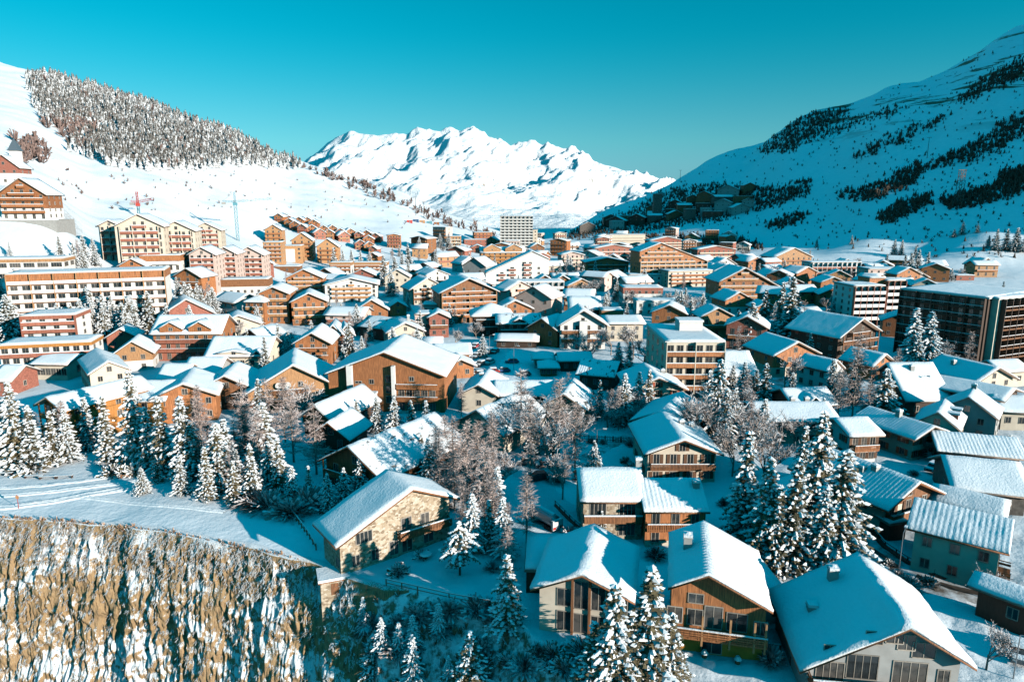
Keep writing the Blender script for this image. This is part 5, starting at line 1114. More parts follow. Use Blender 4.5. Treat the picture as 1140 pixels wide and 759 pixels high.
def tree_at(kind, p, hm, wide=1.0, label=None):
    ms, h0, nm, cat, desc = KINDS[kind]
    tm, cm = ms[rt.randrange(len(ms))]
    r_ = empty(nm, p, rt.random()*6.28); s_ = hm/h0
    w_ = s_*wide*rt.uniform(.9, 1.1)
    r_.scale = (w_, w_, s_)
    mkobj('trunk', tm, r_); mkobj('crown', cm, r_)
    q = proj((p.x, p.y, p.z+hm*.4))
    tag(r_, None, cat, GRP[kind])
    if label: r_['label'] = label
    else: TREES.append((r_, desc, q[0], q[1], hm))
    return r_
def in_house(x, y, m_=1.5):
    for o, hx, hy, rad, W, D, yw, e in HOUSES:
        if abs(x-hx) > rad*1.6+m_ or abs(y-hy) > rad*1.6+m_: continue
        c_, s_ = math.cos(-yw), math.sin(-yw); lx = (x-hx)*c_-(y-hy)*s_; ly = (x-hx)*s_+(y-hy)*c_
        if abs(lx) < W/2+m_ and abs(ly) < D/2+m_: return True
    return False
# --- singles read off the photograph: kind, base px, base py, height px, width factor
S = 'spruce'
single = [
 (S,22,520,98,1),(S,40,522,74,1.1),(S,62,515,60,1.1),(S,5,512,85,1),(S,122,514,76,1),(S,100,500,60,1),(S,154,512,102,1),(S,184,526,88,1),(S,168,520,70,1),(S,208,530,92,1),('larch',228,532,95,1),(S,246,545,78,1),('larch',262,548,60,1.1),(S,232,556,62,1),
 (S,282,556,66,1),(S,262,560,50,1.2),(S,312,548,62,1),('larch',300,500,80,1.1),('larch',318,478,60,1.2),('larch',275,520,100,1.1),(S,327,560,44,1.1),(S,345,556,40,1.1),
 (S,366,568,44,1.1),(S,384,560,42,1.1),(S,402,555,48,1.1),(S,420,480,40,1.1),(S,398,482,38,1.1),(S,440,482,42,1.1),(S,458,484,40,1.1),(S,475,490,46,1),(S,290,470,50,1.2),
 ('bare',338,470,58,1.2),('bare',318,492,50,1.3),
 ('larch',486,540,70,1.2),('larch',505,560,100,1.1),('larch',520,575,110,1),('larch',540,590,100,1.1),('larch',496,520,60,1.2),(S,478,545,60,1.2),(S,470,530,50,1.1),('larch',533,555,90,1.1),('frosted',560,620,70,1.2),(S,545,612,60,1.2),
 ('larch',548,520,66,1.2),
 (S,564,702,92,1.15),
 ('bare',560,500,64,1.3),('larch',580,490,80,1.4),('bare',600,500,76,1.3),('larch',622,508,88,1.3),('bare',640,500,60,1.2),('bare',610,520,74,1.2),('larch',590,520,80,1.2),('larch',640,530,84,1.1),('bare',626,556,60,1.0),
 (S,661,528,40,1),(S,669,602,36,1.2),('frosted',663,523,20,1),
 (S,682,775,138,1.2),(S,720,772,155,1.25),(S,745,768,95,1.3),(S,700,774,105,1.3),(S,660,768,85,1.4),
 (S,826,606,132,1),(S,850,622,120,1),(S,880,635,132,1),(S,905,600,150,.9),(S,930,632,140,1.05),(S,862,634,100,1.1),(S,912,636,100,1.1),(S,890,560,90,1),(S,840,600,70,1.2),
 ('bare',796,500,90,.9),('bare',780,505,80,.9),('bare',836,520,90,1.0),('bare',850,540,90,1),('bare',815,530,70,1),
 (S,798,485,88,1),(S,788,470,60,1),(S,806,500,70,1),
 (S,850,455,52,1.3),(S,840,450,40,1.3),('larch',948,470,100,.9),(S,982,468,60,1.3),('larch',965,470,50,1.3),(S,948,448,50,1.1),('larch',932,470,60,1),
 ('frosted',1012,417,75,1.2),('frosted',1030,418,72,1.2),('frosted',1100,408,34,1.1),(S,1112,406,26,1),
 (S,835,388,52,1.2),(S,820,385,40,1.2),(S,850,372,50,1.1),(S,878,380,72,1.1),(S,868,374,60,1),('larch',892,385,50,1.2),(S,918,390,34,1),(S,908,386,30,1.1),
 ('bare',690,470,42,1.3),('bare',677,476,46,1.3),('bare',702,472,44,1.3),('bare',712,478,36,1.3),('bare',735,392,40,1.2),('bare',705,400,46,1.2),(S,700,420,40,1.1),(S,688,416,36,1.1),('bare',716,412,46,1.2),('bare',655,405,44,1.3),('bare',680,395,36,1.3),
 ('larch',1030,500,30,1),('bare',1026,508,34,1.4),(S,1018,420,50,1),
 (S,311,396,36,1.2),(S,322,398,30,1.2),(S,390,398,40,1.2),(S,398,372,34,1.2),
 (S,440,312,26,1.2),(S,455,312,22,1.2),(S,372,300,24,1),(S,382,300,22,1),(S,392,300,22,1),(S,402,301,22,1),(S,412,300,20,1),
 (S,428,318,34,1.1),(S,436,330,30,1),
 (S,490,276,16,1.2),(S,500,278,18,1.2),(S,509,278,16,1.1),(S,467,280,16,1.2),(S,485,300,22,1.2),(S,455,300,26,1.2),(S,448,302,22,1.2),
 (S,1012,311,30,1.1),(S,1020,310,32,1.1),(S,1031,309,28,1.1),(S,1006,308,24,1.2),(S,1018,292,18,1.2),(S,995,285,18,1.3),(S,1003,285,18,1.3),
 (S,948,272,10,1.3),(S,909,275,9,1.3),(S,1108,279,24,1.2),(S,1119,279,24,1.2),(S,1130,280,26,1.2),(S,1140,281,22,1.2),(S,1100,276,14,1.2),(S,1071,261,14,1.4),(S,1062,264,9,1.4),(S,1088,259,10,1.3),
 ('pine',512,640,64,1.0),
 ('frosted',460,760,60,1.3),(S,524,778,85,1.2),('frosted',500,765,40,1.3),(S,415,752,50,1.2),
 ('bush',857,738,28,.9),('bare',1098,745,56,1.2),('bare',1101,668,46,1),('bush',1062,640,20,1.3),('bush',900,690,16,1.2),
 ('shrub',125,529,16,1.1),('shrub',137,529,15,1),('shrub',150,528,17,.9),('shrub',38,524,24,1.1),('bush',340,566,30,1.5),('bush',322,572,24,1.5),('bush',298,566,26,1.4),('bush',282,560,24,1.4),
 ('bush',1020,505,18,1.8),('bush',1000,640,9,1.2),('bush',1080,650,10,1.4),
]
for k_, x_, y_, h_, w_ in single: tree(k_, x_, y_, hpx=h_, wide=w_)
# --- clumps between the houses
def clump(kind, cx, cy, rx, ry, n, h0, h1, wide=1.1):
    k = 0; tr = 0
    while k < n and tr < n*12:
        tr += 1
        px = rt.gauss(cx, rx); py = rt.gauss(cy, ry); p = hit(px, py, 0)
        if p is None or in_house(p.x, p.y): continue
        if isinstance(kind, str): kk = kind
        else: kk = rt.choice(kind)
        tree_at(kk, p, rt.uniform(h0, h1), wide); k += 1
mix = ('spruce', 'spruce', 'larch', 'bare')
clump('spruce', 150, 375, 42, 8, 17, 9, 14)
clump('spruce', 90, 300, 12, 6, 6, 8, 13)
clump('spruce', 118, 374, 20, 7, 9, 13, 17, 1.15)
clump('spruce', 190, 362, 18, 6, 7, 12, 16, 1.15)
clump('spruce', 10, 372, 10, 8, 4, 12, 16, 1.15)
clump('spruce', 15, 345, 12, 12, 4, 8, 12)
clump('frosted', 12, 300, 12, 6, 2, 6, 8)
clump(mix, 120, 285, 25, 8, 4, 5, 9)
clump('spruce', 212, 352, 14, 8, 5, 8, 12)
clump('spruce', 240, 350, 8, 5, 3, 8, 12)
clump(mix, 520, 300, 40, 12, 8, 7, 11)
clump(mix, 655, 320, 30, 16, 9, 8, 12)
clump(mix, 770, 350, 20, 10, 9, 8, 13)
clump(mix, 700, 330, 30, 10, 5, 7, 11)
clump(('spruce','bare'), 850, 310, 30, 8, 9, 7, 12)
clump(('bare','larch'), 830, 290, 25, 4, 8, 6, 10)
clump(mix, 930, 345, 20, 15, 6, 7, 12)
clump(mix, 600, 300, 50, 8, 8, 7, 10)
clump(mix, 410, 400, 30, 12, 4, 6, 10)
clump(('bush','bare'), 430, 560, 16, 6, 3, 2, 3)
clump('bush', 470, 690, 50, 14, 13, 1.2, 2.6, 1.3)
clump('bush', 480, 735, 60, 16, 8, 1.5, 2.6, 1.3)
clump('shrub', 480, 735, 60, 16, 5, 1.2, 2, 1.2)
clump('shrub', 620, 740, 30, 10, 6, 1.5, 2.5, 1.2)
clump('spruce', 230, 545, 40, 6, 6, 4, 8, 1.2)
clump('larch', 500, 530, 22, 18, 4, 8, 12, 1.1)
clump(('spruce','spruce','larch'), 265, 520, 45, 20, 14, 8, 14, 1.2)
clump(('spruce','spruce','larch'), 60, 500, 45, 8, 6, 8, 12, 1.2)
clump(('spruce','bare'), 870, 480, 40, 20, 5, 8, 12, 1.1)
clump(('larch','bare'), 520, 560, 20, 25, 6, 6, 11, 1.1)
clump('shrub', 1100, 500, 30, 10, 3, 1.5, 2.5)
# gardens and streets all over the town
def scatter(kinds, x0, x1, y0, y1, n, h0, h1, wide=1.1, gap=1.2):
    k = 0; tr = 0
    while k < n and tr < n*14:
        tr += 1; px = rt.uniform(x0, x1); py = rt.uniform(y0, y1); p = hit(px, py, 0)
        if p is None or in_house(p.x, p.y, gap): continue
        tree_at(rt.choice(kinds), p, rt.uniform(h0, h1), wide); k += 1
scatter(('spruce','spruce','larch','bare'), 560, 1120, 300, 360, 40, 7, 12)
scatter(('spruce','bare','larch'), 180, 560, 310, 400, 26, 6, 10)
scatter(('spruce','spruce','larch','bare'), 640, 1120, 380, 480, 26, 7, 12)
scatter(('bare','larch','spruce'), 430, 760, 268, 300, 26, 7, 11)
scatter(('bush','shrub'), 640, 1120, 420, 660, 34, 1.2, 2.4)
scatter(('bush','bush','shrub'), 400, 640, 430, 640, 24, 1.2, 2.4)
scatter(('spruce','larch'), 470, 640, 440, 540, 8, 6, 11)
scatter(('spruce','spruce','bare'), 560, 1000, 296, 345, 34, 8, 13)
scatter(('larch','larch','frosted'), 500, 600, 560, 650, 9, 7, 11, 1.2, 2.0)
scatter(('frosted',), 395, 520, 700, 758, 7, 4, 6.5, 1.25)
scatter(('larch','spruce'), 560, 860, 440, 500, 10, 8, 12)
scatter(('spruce','larch','spruce'), 240, 470, 330, 440, 16, 7, 11)
scatter(('spruce','spruce','larch'), 480, 700, 330, 380, 12, 7, 11)
# --- labels for trees
fixed = list(LMK)
trg = {}
for (o, desc, px, py, hm) in TREES:
    best = min(fixed, key=lambda l: math.hypot(l[1]-px, (l[2]-py)*1.4))
    dx, dy = px-best[1], py-best[2]
    if abs(dx) >= abs(dy)*1.1: dr = 'left of' if dx < 0 else 'right of'
    else: dr = 'behind' if dy < 0 else 'in front of'
    trg.setdefault('%s %s the %s' % (desc, dr, best[0]), []).append((px, o))
ORDN = ['leftmost', 'second from left', 'third from left', 'fourth from left', 'fifth from left', 'sixth from left', 'seventh from left', 'eighth from left', 'ninth from left', 'tenth from left'] + ['%dth from left' % i for i in range(11, 80)]
for lab, its in trg.items():
    its.sort(key=lambda t: t[0])
    for k, (px, o) in enumerate(its):
        if len(its) == 1: o['label'] = lab
        elif len(its) == 2: o['label'] = lab+(', left one' if k == 0 else ', right one')
        else: o['label'] = lab+', '+ORDN[k]

# ================================================================== woods that read as one mass
def poly_in(px, py, P):
    c_ = False; j = len(P)-1
    for i in range(len(P)):
        if (P[i][1] > py) != (P[j][1] > py) and px < (P[j][0]-P[i][0])*(py-P[i][1])/(P[j][1]-P[i][1])+P[i][0]: c_ = not c_
        j = i
    return c_
def small_tree(mb, p, h, r_, rnd, lay=5, mi=0):
    n = 7; ph = rnd.random()*6
    for k in range(lay):
        f = k/lay; z0 = p[2]+h*(.05+.80*f); z1 = z0+h*.36*(1-.4*f); rr_ = r_*(1-f*.88)*rnd.uniform(.85, 1.15)
        ring = [(p[0]+rr_*rnd.uniform(.7, 1.2)*math.cos(ph+6.283*i/n), p[1]+rr_*rnd.uniform(.7, 1.2)*math.sin(ph+6.283*i/n), z0-rnd.uniform(0, .06)*h) for i in range(n)]
        mb.add([(p[0], p[1], min(z1, p[2]+h))]+ring, [(0, 1+i, 1+(i+1) % n) for i in range(n)], mi)
        ph += 1.1
def puff(mb, p, h, rnd, mi=0):
    for k in range(16):
        a = rnd.random()*6.28; el = rnd.uniform(.2, 1.5); d = Vector((math.cos(a)*math.cos(el)*.6, math.sin(a)*math.cos(el)*.6, math.sin(el)))
        s = Vector((rnd.uniform(-1,1), rnd.uniform(-1,1), rnd.uniform(-.3,.3))).normalized()*h*.07
        q = Vector(p)+d*h*rnd.uniform(.5, 1); b0 = Vector(p)+d*h*.12
        mb.add([tuple(b0-s*.5), tuple(b0+s*.5), tuple(q+s), tuple(q-s)], [(0,1,2,3)], mi)
def wood(name, label, cat, polys, n, h0, h1, mats, seed, mode='tree', aspect=.24, mixp=0.0, jit=2.5):
    rnd = random.Random(seed); mb = MB(); cnt = 0
    xs = [q for P in polys for q in P]; x0 = min(q[0] for q in xs); x1 = max(q[0] for q in xs); y0 = min(q[1] for q in xs); y1 = max(q[1] for q in xs)
    tr = 0; wts = [abs(sum(P[i][0]*P[i-1][1]-P[i-1][0]*P[i][1] for i in range(len(P)))) for P in polys]
    PX = []; PY = []
    while len(PX) < int(n*1.06)+3 and tr < n*30:
        tr += 1
        P = rnd.choices(polys, wts)[0]; px = rnd.uniform(min(q[0] for q in P), max(q[0] for q in P)); py = rnd.uniform(min(q[1] for q in P), max(q[1] for q in P))
        if not poly_in(px+rnd.gauss(0, jit), py+rnd.gauss(0, jit*.6), P): continue
        PX.append(px); PY.append(py)
    for p in hits(PX, PY):
        if cnt >= n: break
        if p is None or (p.y < 900 and in_house(p.x, p.y, 3)): continue
        h = rnd.uniform(h0, h1); cnt += 1
        if mode == 'puff' or rnd.random() < mixp: puff(mb, p, h*.8, rnd, 1 if len(mats) > 1 else 0)
        else: small_tree(mb, p-Vector((0,0,.5)), h, h*aspect*rnd.uniform(.8, 1.2), rnd)
    o = mb.build(name, mats); tag(o, label, cat, kind='stuff'); return o
wood('hillside_forest', 'dense frosted conifer forest covering the left hillside above the town', 'forest',
     [[(30,82),(60,84),(110,92),(150,102),(200,118),(250,140),(300,163),(335,180),(334,188),(290,184),(250,184),(215,190),(160,187),(120,182),(80,165),(95,150),(150,152),(105,138),(60,138),(40,118)]], 4000, 8, 14, ['forest_green', 'forest_twig'], 3, mixp=.05, jit=4)
wood('hillside_forest', 'brownish leafless grove at the lower left corner of the hillside forest', 'forest', [[(45,140),(75,126),(108,136),(105,160),(92,172),(70,152)]], 110, 9, 14, ['forest_twig'], 4, 'puff')
wood('grove', 'small pinkish leafless grove beside the green spire turret', 'forest', [[(16,160),(40,155),(54,178),(46,184),(16,183)]], 50, 8, 12, ['forest_twig'], 5, 'puff')
wood('ridge_trees', 'line of leafless trees along the low ridge before the far mountain', 'forest', [[(330,186),(345,186),(400,206),(395,198),(450,222),(500,244),(545,258),(575,262),(575,268),(540,266),(500,252)], [(380,190),(420,208),(410,212),(378,196)]], 150, 7, 12, ['forest_twig'], 6, 'puff')
dk = [[(840,172),(868,150),(890,128),(945,121),(945,131),(905,152),(880,170)], [(945,176),(1000,147),(1052,128),(1062,130),(1010,155),(955,179)], [(1064,112),(1098,86),(1142,64),(1142,86),(1100,102),(1070,116)],
      [(1020,192),(1060,170),(1090,160),(1142,130),(1142,150),(1080,180)], [(1035,182),(1080,163),(1142,120),(1142,128),(1090,166)], [(930,218),(985,203),(1025,180),(1030,188),(1020,205),(960,226)],
      [(975,242),(1000,228),(1040,214),(1038,226),(990,250)], [(1045,224),(1100,208),(1142,192),(1142,214),(1100,225),(1060,234)], [(1110,196),(1142,186),(1142,205)], [(655,252),(700,238),(735,212),(800,206),(860,212),(905,200),(900,216),(850,232),(800,246),(760,250),(700,262),(640,266),(610,268)],
      [(850,252),(880,240),(905,238),(870,256)], [(700,262),(800,262),(850,275),(800,282),(720,272)], [(875,160),(905,150),(1000,118),(1010,122),(905,160)]]
wood('slope_woods', 'dark leafless woods in bands across the shaded right-hand mountainside', 'forest', dk, 6500, 4, 7.5, ['forest_dark', 'forest_dark'], 8, mixp=.6, jit=3.5)
wood('slope_scrub', 'scattered dark bushes dotted over the shaded right-hand slope', 'bushes', [[(620,262),(740,205),(850,155),(940,118),(1142,40),(1142,290),(1000,285),(900,280),(780,262)]], 900, 1.8, 5, ['forest_dark', 'forest_dark'], 9, mixp=.7)
wood('slope_scrub', 'sparse small bushes poking through snow on the sunlit left hill', 'bushes', [[(60,190),(330,190),(400,215),(520,260),(440,262),(300,235),(120,235),(60,225)]], 120, 1.5, 4, ['forest_twig'], 10, 'puff')
wood('cliff_scrub', 'brown frosted scrub clinging to the slope beside the cliff', 'bushes', [[(385,655),(450,660),(540,680),(590,712),(560,759),(380,759)]], 110, .7, 1.8, ['scrub'], 11, 'puff')
wood('cliff_scrub', 'dry snow-dusted tufts hanging over the cliff edge', 'bushes', [[(0,577),(60,580),(180,593),(300,617),(385,642),(385,648),(300,624),(180,600),(60,585),(0,582)]], 500, .5, 1.2, ['scrub'], 12, 'puff')
# ================================================================== roads and tracks
def ribbon(name, pts, w_, mat, h=.06, berm=0.0, z_extra=0.0):
    P = [hit(px, py, 0) for px, py in pts]; P = [p for p in P if p is not None]
    Q = []
    for a, b_ in zip(P[:-1], P[1:]):
        n = max(2, int((b_-a).length/1.2))
        Q += [a.lerp(b_, i/n) for i in range(n)]
    Q.append(P[-1])
    for _ in range(6): Q = [Q[0]]+[(Q[i-1]+Q[i]*2+Q[i+1])/4 for i in range(1, len(Q)-1)]+[Q[-1]]
    prof = [(-1, -.08), (-.72, berm), (-.45, 0), (0, berm*.2), (.45, 0), (.72, berm), (1, -.08)]
    V = []; m_ = len(prof)
    for i, p in enumerate(Q):
        d = (Q[min(i+1, len(Q)-1)]-Q[max(i-1, 0)]).to_2d()
        if d.length < 1e-6: d = Vector((1, 0))
        d.normalize(); nrm = Vector((-d.y, d.x))
        for (f, zz) in prof:
            wj = w_/2*(1+(.12*math.sin(i*1.7)+.1*math.sin(i*.73) if abs(f) > .7 else 0))
            x, y = p.x+nrm.x*f*wj, p.y+nrm.y*f*wj
            V.append((x, y, zz+(rt.uniform(-.04, .05) if berm else 0)))
    V = np.array(V); V[:, 2] += Hgt(V[:, 0], V[:, 1])+h
    n = len(Q); I = np.arange(n*m_).reshape(n, m_)
    F_ = np.stack([I[:-1, :-1], I[1:, :-1], I[1:, 1:], I[:-1, 1:]], -1).reshape(-1, 4)[:, ::-1]
    return tag(mkobj(name, npmesh(name, V, F_, [mat])), kind='structure')
m, nt, b = newmat('road_snow')
v = coord(nt); n1 = noise(nt, v, .35, 5, .65)
nt.links.new(ramp(nt, n1, [(.36, (.16,.12,.09)), (.47, (.45,.44,.43)), (.58, (.72,.75,.78))]), b.inputs['Base Color']); b.inputs['Roughness'].default_value = .8; bump(nt, b, n1, .4, .15)
simple('wet_asphalt', (.075,.055,.042), .5, .5, 1.5)
ribbon('road', [(1160,668),(1110,667),(1060,658),(1015,641),(980,620),(955,600),(935,585)], 6.0, 'road_snow')
ribbon('tyre_track', [(1120,664),(1080,660),(1045,651),(1020,641)], 1.6, 'wet_asphalt', .10)
ribbon('tyre_track', [(1000,632),(985,622),(968,610)], 1.0, 'wet_asphalt', .10)
ribbon('road', [(700,612),(655,596),(628,572),(604,548),(588,528),(572,508)], 5.5, 'packed_snow')
ribbon('road', [(555,505),(575,512),(610,540)], 4.5, 'packed_snow')
ribbon('road', [(590,470),(560,440),(545,405),(560,388)], 6, 'packed_snow')
ribbon('road', [(830,530),(822,500),(835,470),(850,440)], 5, 'packed_snow')
ribbon('road', [(700,486),(670,500),(650,512)], 3, 'road_snow')
ribbon('road', [(905,520),(880,470),(868,430),(850,400)], 4.5, 'road_snow')
ribbon('road', [(600,430),(575,470),(560,505)], 4.5, 'road_snow')
ribbon('snow_path', [(-30,566),(20,565),(88,553),(150,541),(190,532)], 1.7, 'snow', .05, .22)
ribbon('snow_path', [(-20,553),(40,550),(110,541),(165,533)], 1.3, 'snow', .05, .18)
ribbon('snow_path', [(88,553),(130,558),(180,563),(250,570)], 1.0, 'snow', .05, .16)
ribbon('snow_path', [(-20,544),(40,542),(90,536),(125,531)], 1.1, 'snow', .05, .16)
ribbon('snow_path', [(20,562),(60,557),(120,549),(175,537)], .9, 'snow', .05, .16)

# ================================================================== fences, benches, posts
def fence(pts, hgt=1.1, step=2.0, label='', name='fence', rails=(.45, .95), mat='timber_brown', cap=True, picket=False, wallh=0, group=None):
    P = [hit(px, py, 0) for px, py in pts]; P = [p for p in P if p is not None]
    Q = [P[0]]
    for a, b_ in zip(P[:-1], P[1:]):
        n = max(1, int((b_-a).length/step)); Q += [a.lerp(b_, (i+1)/n) for i in range(n)]
    o0 = Q[0].copy(); root = empty(name, o0)
    pm = MB(); pm.box(-.07, .07, -.07, .07, -.6, hgt)
    pme = pm.mesh('post', [mat]); rl = MB(); sn = MB()
    for q in Q[:100]: mkobj('post', pme, root, q-o0)
    for a, b_ in zip(Q[:-1], Q[1:]):
        a = a-o0; b_ = b_-o0
        for r_ in rails: rl.tube(a+Vector((0,0,r_)), b_+Vector((0,0,r_)), .055, .055, 5)
        if picket:
            n = max(1, int((b_-a).length/.3))
            for i in range(n):
                p = a.lerp(b_, (i+.5)/n); rl.box(p.x-.05, p.x+.05, p.y-.03, p.y+.03, p.z-.2, p.z+hgt-.05)
        if cap: sn.tube(a+Vector((0,0,rails[-1]+.11)), b_+Vector((0,0,rails[-1]+.11)), .075, .075, 5)
        if wallh: rl.tube(a+Vector((0,0,wallh*.2)), b_+Vector((0,0,wallh*.2)), wallh*.55, wallh*.55, 6)
    rl.build('rail', mat, root)
    if cap: sn.build('snow_cap', 'roof_snow', root)
    tag(root, label, 'fence', group); return root
fence([(962,574),(966,588),(985,610),(1010,627),(1040,641),(1085,651),(1130,657)], 1.1, 1.8, 'curving dark fence along the upper edge of the lane', wallh=.7, mat='timber_dark')
fence([(636,490),(665,491),(700,493)], 1.3, 1.5, 'picket fence in shade left of the cream chalet with brown shutters', picket=True, mat='timber_dark')
fence([(640,466),(665,468),(700,466)], 1.3, 1.5, 'dark picket fence beneath the row of bare trees', picket=True, mat='timber_dark')
fence([(752,706),(790,716),(830,722),(868,727)], 1.0, 1.6, 'wooden rail fence below the yellow chalet')
fence([(430,652),(465,660),(500,668),(545,676),(565,680)], 1.0, 2.2, 'low rail fence on the terrace edge below the stone chalet', mat='timber_brown')
fence([(318,566),(330,580),(345,600),(352,612)], 1.0, 1.3, 'short wooden fence between plateau and stone chalet', mat='timber_brown')
fence([(117,531),(135,532),(152,531)], .6, 1.6, 'low orange fence under two little round-topped shrubs', mat='timber_orange', rails=(.25,.5), cap=False)
fence([(618,563),(640,585),(652,594),(668,601)], 1.0, 1.6, 'dark fence beside the street left of the square stone house', mat='timber_dark', wallh=.4)
fence([(880,740),(930,757)], 1, 1.5, 'short dark fence at the foot of the big corner chalet', mat='timber_dark')
def bench(px, py, label):
    p = hit(px, py); r_ = empty('bench', p, R(6))
    s = MB()
    for k in range(3): s.box(-1.6, 1.6, -.28+.2*k, -.12+.2*k, .44, .5)
    s.build('seat', 'timber_dark', r_); k = MB(); k.box(-1.55, 1.55, -.26, .26, .503, .56); k.build('snow_cap', 'roof_snow', r_)
    for x in (-1.4, 1.4):
        l_ = MB(); l_.box(x-.06, x+.06, -.24, .24, -.3, .437); l_.build('leg', 'timber_dark', r_)
    tag(r_, label, 'bench', 'benches on the snowy plateau')
bench(4, 529, 'bench at the far left edge of the snowy plateau'); bench(38, 532, 'bench in front of a small spruce, second from left'); bench(54, 533, 'middle low bench between two others on the plateau'); bench(71, 532, 'rightmost plateau bench left of the orange fence')
p = hit(21, 566); r_ = empty('marker_post', p); q = MB(); q.tube((0,0,-.3), (0,0,2.4), .05, .04, 6); q.build('pole', 'paint_red', r_); q = MB(); q.box(-.25, .25, -.03, .03, 1.7, 2.2); q.build('plate', 'timber_light', r_); tag(r_, 'thin pinkish marker post standing on the plateau near cliff', 'post')
# stone hut below the stone chalet and retaining wall
p = hit(372, 655); 
# lamps
def lamp(px, py, h, label, arm=1.2):
    p = hit(px, py)
    if p is None: return
    r_ = empty('street_lamp', p, rt.uniform(-1, 1)); q = MB(); q.tube((0,0,-.3), (0,0,h), .08, .05, 7); q.tube((0,0,h), (arm,0,h+.25), .045, .04, 6); q.build('pole', 'metal_grey', r_)
    q = MB(); q.box(arm-.1, arm+.55, -.14, .14, h+.15, h+.32); q.build('lamp_head', 'metal_grey', r_); q = MB(); q.box(arm-.12, arm+.57, -.16, .16, h+.325, h+.42); q.build('snow_cap', 'roof_snow', r_)
    tag(r_, label, 'street lamp', 'street lamps')
lamp(1021, 458, 8.5, 'tall street lamp in front of the big white roof plane'); lamp(815, 395, 8, 'street lamp beside the five-storey cream block'); lamp(1000, 640, 6, 'street lamp on the lane left of the striped-roof house')
lamp(664, 512, 6, 'street lamp in the shaded yard near a small spruce'); lamp(1128, 755, 5, 'street lamp in the bottom right corner'); lamp(572, 412, 7, 'street lamp in the snowy parking'); lamp(545, 398, 7, 'street lamp left in the snowy parking'); lamp(1055, 629, 5.5, 'street lamp before the striped-roof house wall'); lamp(668, 640, 6, 'street lamp between glazed house and orange timber house')
# ================================================================== cars
def car_parts(paint, snow=1.0, kind='car'):
    L_, W_, = (4.3, 1.75) if kind == 'car' else (5.2, 1.95)
    b_ = MB(); hb_ = .82 if kind == 'car' else .95
    b_.prism([(-L_/2, .30), (-L_/2+.03, .62), (-L_/2+.12, hb_-.06), (-L_/2+.9, hb_), (L_/2-.7, hb_+.06), (L_/2-.06, hb_-.02), (L_/2, .6), (L_/2-.04, .30)], -W_/2, W_/2)
    rt_ = 1.42 if kind == 'car' else 1.95
    c0, c1, c2, c3 = (-L_*.30, -L_*.14, L_*.26, L_*.42) if kind == 'car' else (-L_*.42, -L_*.28, L_*.44, L_*.47)
    g = MB(); g.prism([(c0, hb_-.02), (c1, rt_-.05), (c2, rt_-.05), (c3, hb_)], -W_/2+.1, W_/2-.1)
    rf_ = MB(); rf_.box(c1-.03, c2+.03, -W_/2+.08, W_/2-.08, rt_-.052, rt_+.02)
    for x in (c1+.05, (c1+c2)/2, c2-.05):
        for s_ in (-1, 1): rf_.box(x-.05, x+.05, s_*(W_/2-.085)-.02, s_*(W_/2-.085)+.02, hb_-.02, rt_)
    w_ = MB(); w_.tube((0,-.11,0), (0,.11,0), .32, .32, 12)
    h_ = MB(); h_.tube((0,-.125,0), (0,.125,0), .17, .17, 8)
    sn = MB(); 
    if snow:
        sn.prism([(c1-.25, rt_+.02), (c1-.1, rt_+.22), (c2, rt_+.24), (c2+.15, rt_+.03)], -W_/2+.08, W_/2-.08)
        sn.prism([(-L_/2+.1, hb_-.03), (-L_/2+.2, hb_+.14), (c0-.02, hb_+.17), (c0, hb_)], -W_/2+.1, W_/2-.1)
        if kind == 'car': sn.prism([(c3, hb_+.04), (c3+.05, hb_+.16), (L_/2-.1, hb_+.1), (L_/2-.08, hb_)], -W_/2+.1, W_/2-.1)
    hl = MB(); hl.box(-.03, .03, -.16, .16, -.07, .07)
    return dict(body=b_.mesh('body', [paint], fixn=True), glass=g.mesh('window_glass', ['glass'], fixn=True), top=rf_.mesh('roof', [paint]), wheel=w_.mesh('wheel', ['tyre'], fixn=True), hub=h_.mesh('rim', ['metal_grey'], fixn=True), snow=sn.mesh('snow_cover', ['roof_snow'], fixn=True) if snow else None, hl=hl.mesh('headlight', ['paint_white']), L=L_, W=W_)
CARM = {}
def car(px, py, yaw_, paint, label, snow=1, kind='car', group='cars parked in the snow'):
    k = (paint, snow, kind)
    if k not in CARM: CARM[k] = car_parts(paint, snow, kind)
    c = CARM[k]; p = hit(px, py)
    if p is None or in_house(p.x, p.y, .3): return
    r_ = empty('parked_'+('car' if kind == 'car' else 'van'), p+Vector((0,0,.05)), R(yaw_))
    mkobj('body', c['body'], r_); mkobj('window_glass', c['glass'], r_); t_ = mkobj('roof', c['top'], r_)
    if c['snow']: mkobj('snow_cover', c['snow'], r_)
    for x in (-c['L']*.31, c['L']*.31):
        for s_ in (-1, 1):
            w_ = mkobj('wheel', c['wheel'], r_, (x, s_*(c['W']/2-.1), .32)); mkobj('rim', c['hub'], w_)
    for s_ in (-1, 1): mkobj('headlight', c['hl'], r_, (-c['L']/2+.02, s_*c['W']*.34, .6))
    tag(r_, label, 'car' if kind == 'car' else 'van', group)
car(600, 534, 12, 'paint_black', 'dark uncovered car parked alone in the shaded street', 0)
car(588, 517, -4, 'paint_grey', 'snow-covered car nearest the bare trees, left of a pair', 1); car(608, 520, 8, 'paint_black', 'snow-covered car, right of a pair by the bare trees', 1)
car(920, 571, 30, 'paint_white', 'white van behind the two-chimney chalet', 1, 'van'); car(1063, 562, 50, 'paint_white', 'white van parked above the striped-roof house', 1, 'van'); car(1040, 524, 35, 'paint_black', 'dark car half hidden behind the two-chimney chalet', 1); car(1133, 730, 60, 'paint_grey', 'car at the bottom right edge partly under snow', 1)
